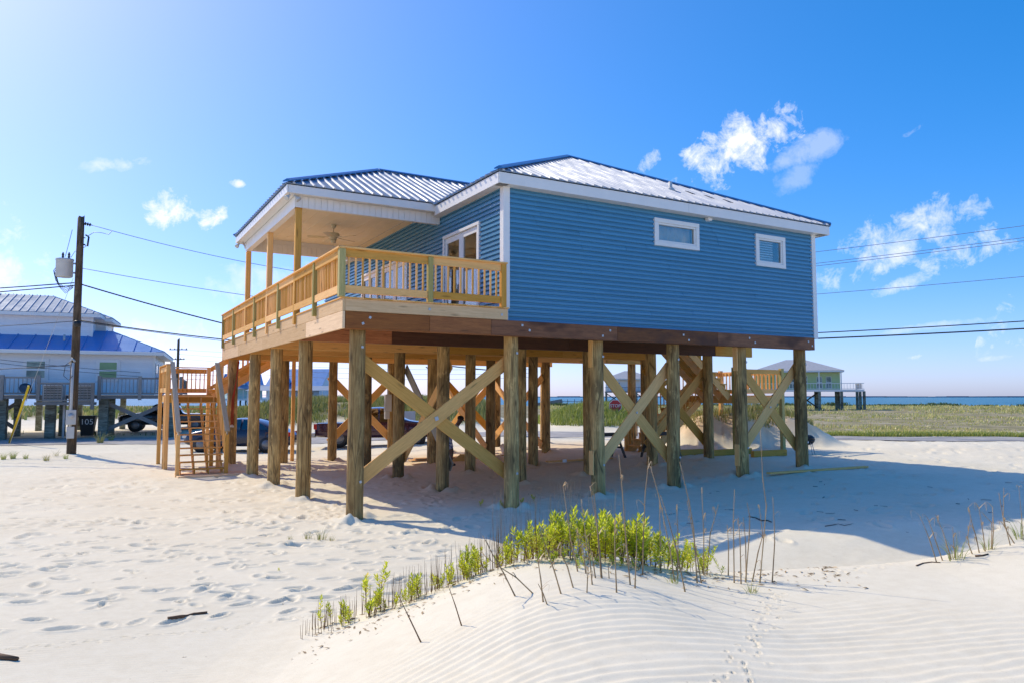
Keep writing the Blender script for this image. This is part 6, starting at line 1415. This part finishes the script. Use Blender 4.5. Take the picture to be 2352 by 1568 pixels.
# ---- grass
def blades(name, mat, S, D, Hh, Wd, label, lean=.45, seg=2, rs=1):
    rn = np.random.default_rng(rs); n = len(S); X, Y = to_xy(S, D); Z = Hmid(X, Y) - .03
    a = rn.uniform(0, 6.283, n); ln = rn.uniform(.05, lean, n) * Hh; ft = rn.uniform(0, 6.283, n)
    dx, dy = np.cos(a) * ln, np.sin(a) * ln; wx, wy = np.cos(ft) * Wd / 2, np.sin(ft) * Wd / 2
    P0 = np.stack([X - wx, Y - wy, Z], -1); P1 = np.stack([X + wx, Y + wy, Z], -1)
    M0 = np.stack([X + dx * .35 - wx * .8, Y + dy * .35 - wy * .8, Z + Hh * .6], -1); M1_ = np.stack([X + dx * .35 + wx * .8, Y + dy * .35 + wy * .8, Z + Hh * .6], -1); T = np.stack([X + dx, Y + dy, Z + Hh], -1)
    vs = np.stack([P0, P1, M0, M1_, T], 1).reshape(-1, 3); b0 = np.arange(n) * 5
    tri = np.stack([b0, b0 + 1, b0 + 3, b0, b0 + 3, b0 + 2, b0 + 2, b0 + 3, b0 + 4], -1).reshape(-1, 3)
    me = bpy.data.meshes.new(name); me.vertices.add(len(vs)); me.vertices.foreach_set('co', vs.ravel().astype(np.float32)); nt = len(tri); me.loops.add(nt * 3); me.loops.foreach_set('vertex_index', tri.ravel().astype(np.int32)); me.polygons.add(nt); me.polygons.foreach_set('loop_start', (np.arange(nt) * 3).astype(np.int32)); me.update(calc_edges=True)
    o = link(name, me, mat); o['kind'] = 'stuff'; return tag(o, label, 'grass')
rn = np.random.default_rng(4)
def cand(n, s0, s1, d0, d1, pw=1.0): return rn.uniform(s0, s1, n), d0 + (d1 - d0) * rn.uniform(0, 1, n) ** pw
S, D = cand(60000, -34, -.2, 46.5, 66); k = (bank_h(S, D) > .22 + .5 * rn.uniform(0, 1, len(S)) ** 3) & (fbm(S * .5, D * .5, 2, 40) > -.22); S, D = S[k], D[k]
blades('dune_grass', GRASS, S, D, rn.uniform(.2, .65, len(S)), rn.uniform(.03, .06, len(S)), 'tall olive dune grass covering the bank beyond the road', .6, rs=2)
S, D = cand(16000, 1.5, 10, 43, 56); k = bank_h(S, D) > .25; S, D = S[k], D[k]
blades('mound_grass', GRASS_B, S, D, rn.uniform(.2, .6, len(S)), rn.uniform(.03, .06, len(S)), 'bright green grass on the mound seen through the middle pilings', .6, rs=3)
S, D = cand(16000, 5.5, 14, 29, 37); k = (bank_h(S, D) > .75) & (D > 29.9 + .8 * fbm(S * 1.3, D * 1.3, 2, 6)); S, D = S[k], D[k]
blades('bank_grass', GRASS, S, D, rn.uniform(.15, .42, len(S)), rn.uniform(.018, .035, len(S)), 'tufted grass on top of the cut sand bank behind the side stairs', .6, rs=5)
S, D = cand(120000, 6, 300, 35, 320, 2.0); S = S * (D / 300) * 1.15 + 8 - 6 * (D > 60); dr = np.interp(S, RS, RD) + np.interp(S, RS, RW); k = (D > dr + 1.0) & (bank_h(S, D) < .3) & (fbm(S * .18, D * .10, 3, 44) > -.10 + .1 * rn.uniform(-1, 1, len(S))); S, D = S[k], D[k]
blades('field_grass', GRASS_F, S, D, rn.uniform(.08, .26, len(S)) * np.clip(D / 70, .8, 2.6) * np.clip(.55 + 3.2 * (fbm(S * .35, D * .22, 3, 61) + .12), .35, 2.4), rn.uniform(.03, .07, len(S)) * np.clip(D / 45, 1, 6), 'dry olive grass field stretching from the road to the sea', .6, rs=6)
S, D = cand(26000, 11, 60, 0, 2.4); dr = np.interp(S, RS, RD) + np.interp(S, RS, RW); D = dr + .05 + D * rn.uniform(.2, 1, len(S)); blades('verge_grass', GRASS_B, S, D, rn.uniform(.10, .26, len(S)), rn.uniform(.025, .05, len(S)), 'bright green strip of grass along the far road verge', .5, rs=7)
S, D = cand(3000, -40, -3, 42.8, 46.5); k = fbm(S * .6, D * .9, 2, 47) > .06; S, D = S[k], D[k]; blades('roadside_grass', GRASS, S, D, rn.uniform(.1, .3, len(S)), rn.uniform(.02, .05, len(S)), 'sparse low grass along the left roadside', .5, rs=8)
S, D = cand(5000, -46, -3, 66, 180); blades('far_grass', GRASS, S * D / 60, D, rn.uniform(.4, .9, len(S)), rn.uniform(.2, .4, len(S)), 'olive scrub far behind the left bank', .5, rs=9)
cs = rn.uniform(10, 330, 46); S = np.repeat(cs, 260) + rn.normal(0, 2.6, 46 * 260); D = 296 + 10 * np.sin(np.repeat(cs, 260)) + rn.normal(0, 1.5, 46 * 260)
o = blades('shore_shrubs', SHRUBM, S, D, rn.uniform(.3, 2.1, len(S)) * np.repeat(rn.uniform(.3, 1.0, 46), 260), rn.uniform(.3, .7, len(S)), 'low dark green shrubs along the far shoreline', .5, rs=10); o['category'] = 'shrubs'
def tuft_mesh(seed, n, h_, w, lean):
    rg_ = random.Random(seed); g = Geo()
    for k in range(n):
        a = rg_.uniform(0, 6.28); r_ = rg_.uniform(0, .09); bx, by = r_ * math.cos(a), r_ * math.sin(a); H_ = h_ * rg_.uniform(.5, 1.1); l_ = rg_.uniform(.1, lean) * H_; ft = rg_.uniform(0, 6.28); wx, wy = math.cos(ft) * w, math.sin(ft) * w; vs = []
        for i in range(5):
            u = i / 4; c_ = (bx + math.cos(a) * l_ * u * u, by + math.sin(a) * l_ * u * u, H_ * (u - .35 * (l_ / H_) * u ** 3)); q = 1 - u * .92; vs += [(c_[0] - wx * q, c_[1] - wy * q, c_[2]), (c_[0] + wx * q, c_[1] + wy * q, c_[2])]
        g.add(vs, [(2 * i, 2 * i + 1, 2 * i + 3, 2 * i + 2) for i in range(4)])
    return pymesh('grass_tuft', g.v, g.f)
TM = [tuft_mesh(k, n, h_, w, l_) for k, (n, h_, w, l_) in enumerate(((60, .42, .006, .8), (40, .26, .005, 1.0), (26, .40, .0045, 1.3), (34, .22, .004, .7)))]
for px, py, v_, sc, mt, lab in ((30, 1052, 0, 1.0, GRASS_B, 'green grass tuft at the foot of the yellow guy guard'), (8, 1054, 0, .9, GRASS_B, 'green grass tuft at the left edge of the frame'), (58, 1052, 1, 1.0, GRASS_B, 'small green tuft right of the yellow guy guard'), (105, 1057, 1, 1.2, GRASS, 'dry grass tuft left of the utility pole foot'), (128, 1046, 2, 1.0, GRASS, 'straw coloured tuft behind the utility pole'), (150, 1052, 1, 1.0, GRASS_B, 'green tuft touching the utility pole foot'),
                               (735, 1238, 3, 1.1, GRASS, 'sparse dry grass tuft on the open sand below the corner piling'), (705, 1236, 3, .8, GRASS, 'thin dry tuft left of the sparse one on the open sand'), (760, 1240, 3, .6, GRASS, 'thin dry tuft right of the sparse one on the open sand'), (665, 1237, 3, .5, GRASS, 'short dry tuft farthest left on the open sand'),
                               (2345, 1236, 2, 1.2, GRASS_B, 'long arching green grass at the right edge of the dune'), (2195, 1285, 2, .9, GRASS_B, 'arching green grass at the foot of the thick right stalks'), (2270, 1262, 2, .6, GRASS_B, 'small green tuft between the right edge stalks'), (1725, 1362, 2, .5, GRASS_B, 'few green blades on the front of the dune'), (1545, 1338, 2, .5, GRASS_B, 'green blades at the foot of the clump by the patch'), (230, 1017, 0, 1.8, GRASS, 'olive shrubby tuft in front of the white house'), (255, 1012, 0, 1.3, GRASS_B, 'low green tuft in front of the black pickup')):
    q = hit(px, py); me = TM[v_].copy(); me.materials.append(mt); o = link('grass_tuft', me, None, None, Matrix.Translation((q[0], q[1], hz(q[0], q[1]) - .02)) @ Matrix.Scale(sc, 4)); tag(o, lab, 'grass tuft', 'single grass tufts')
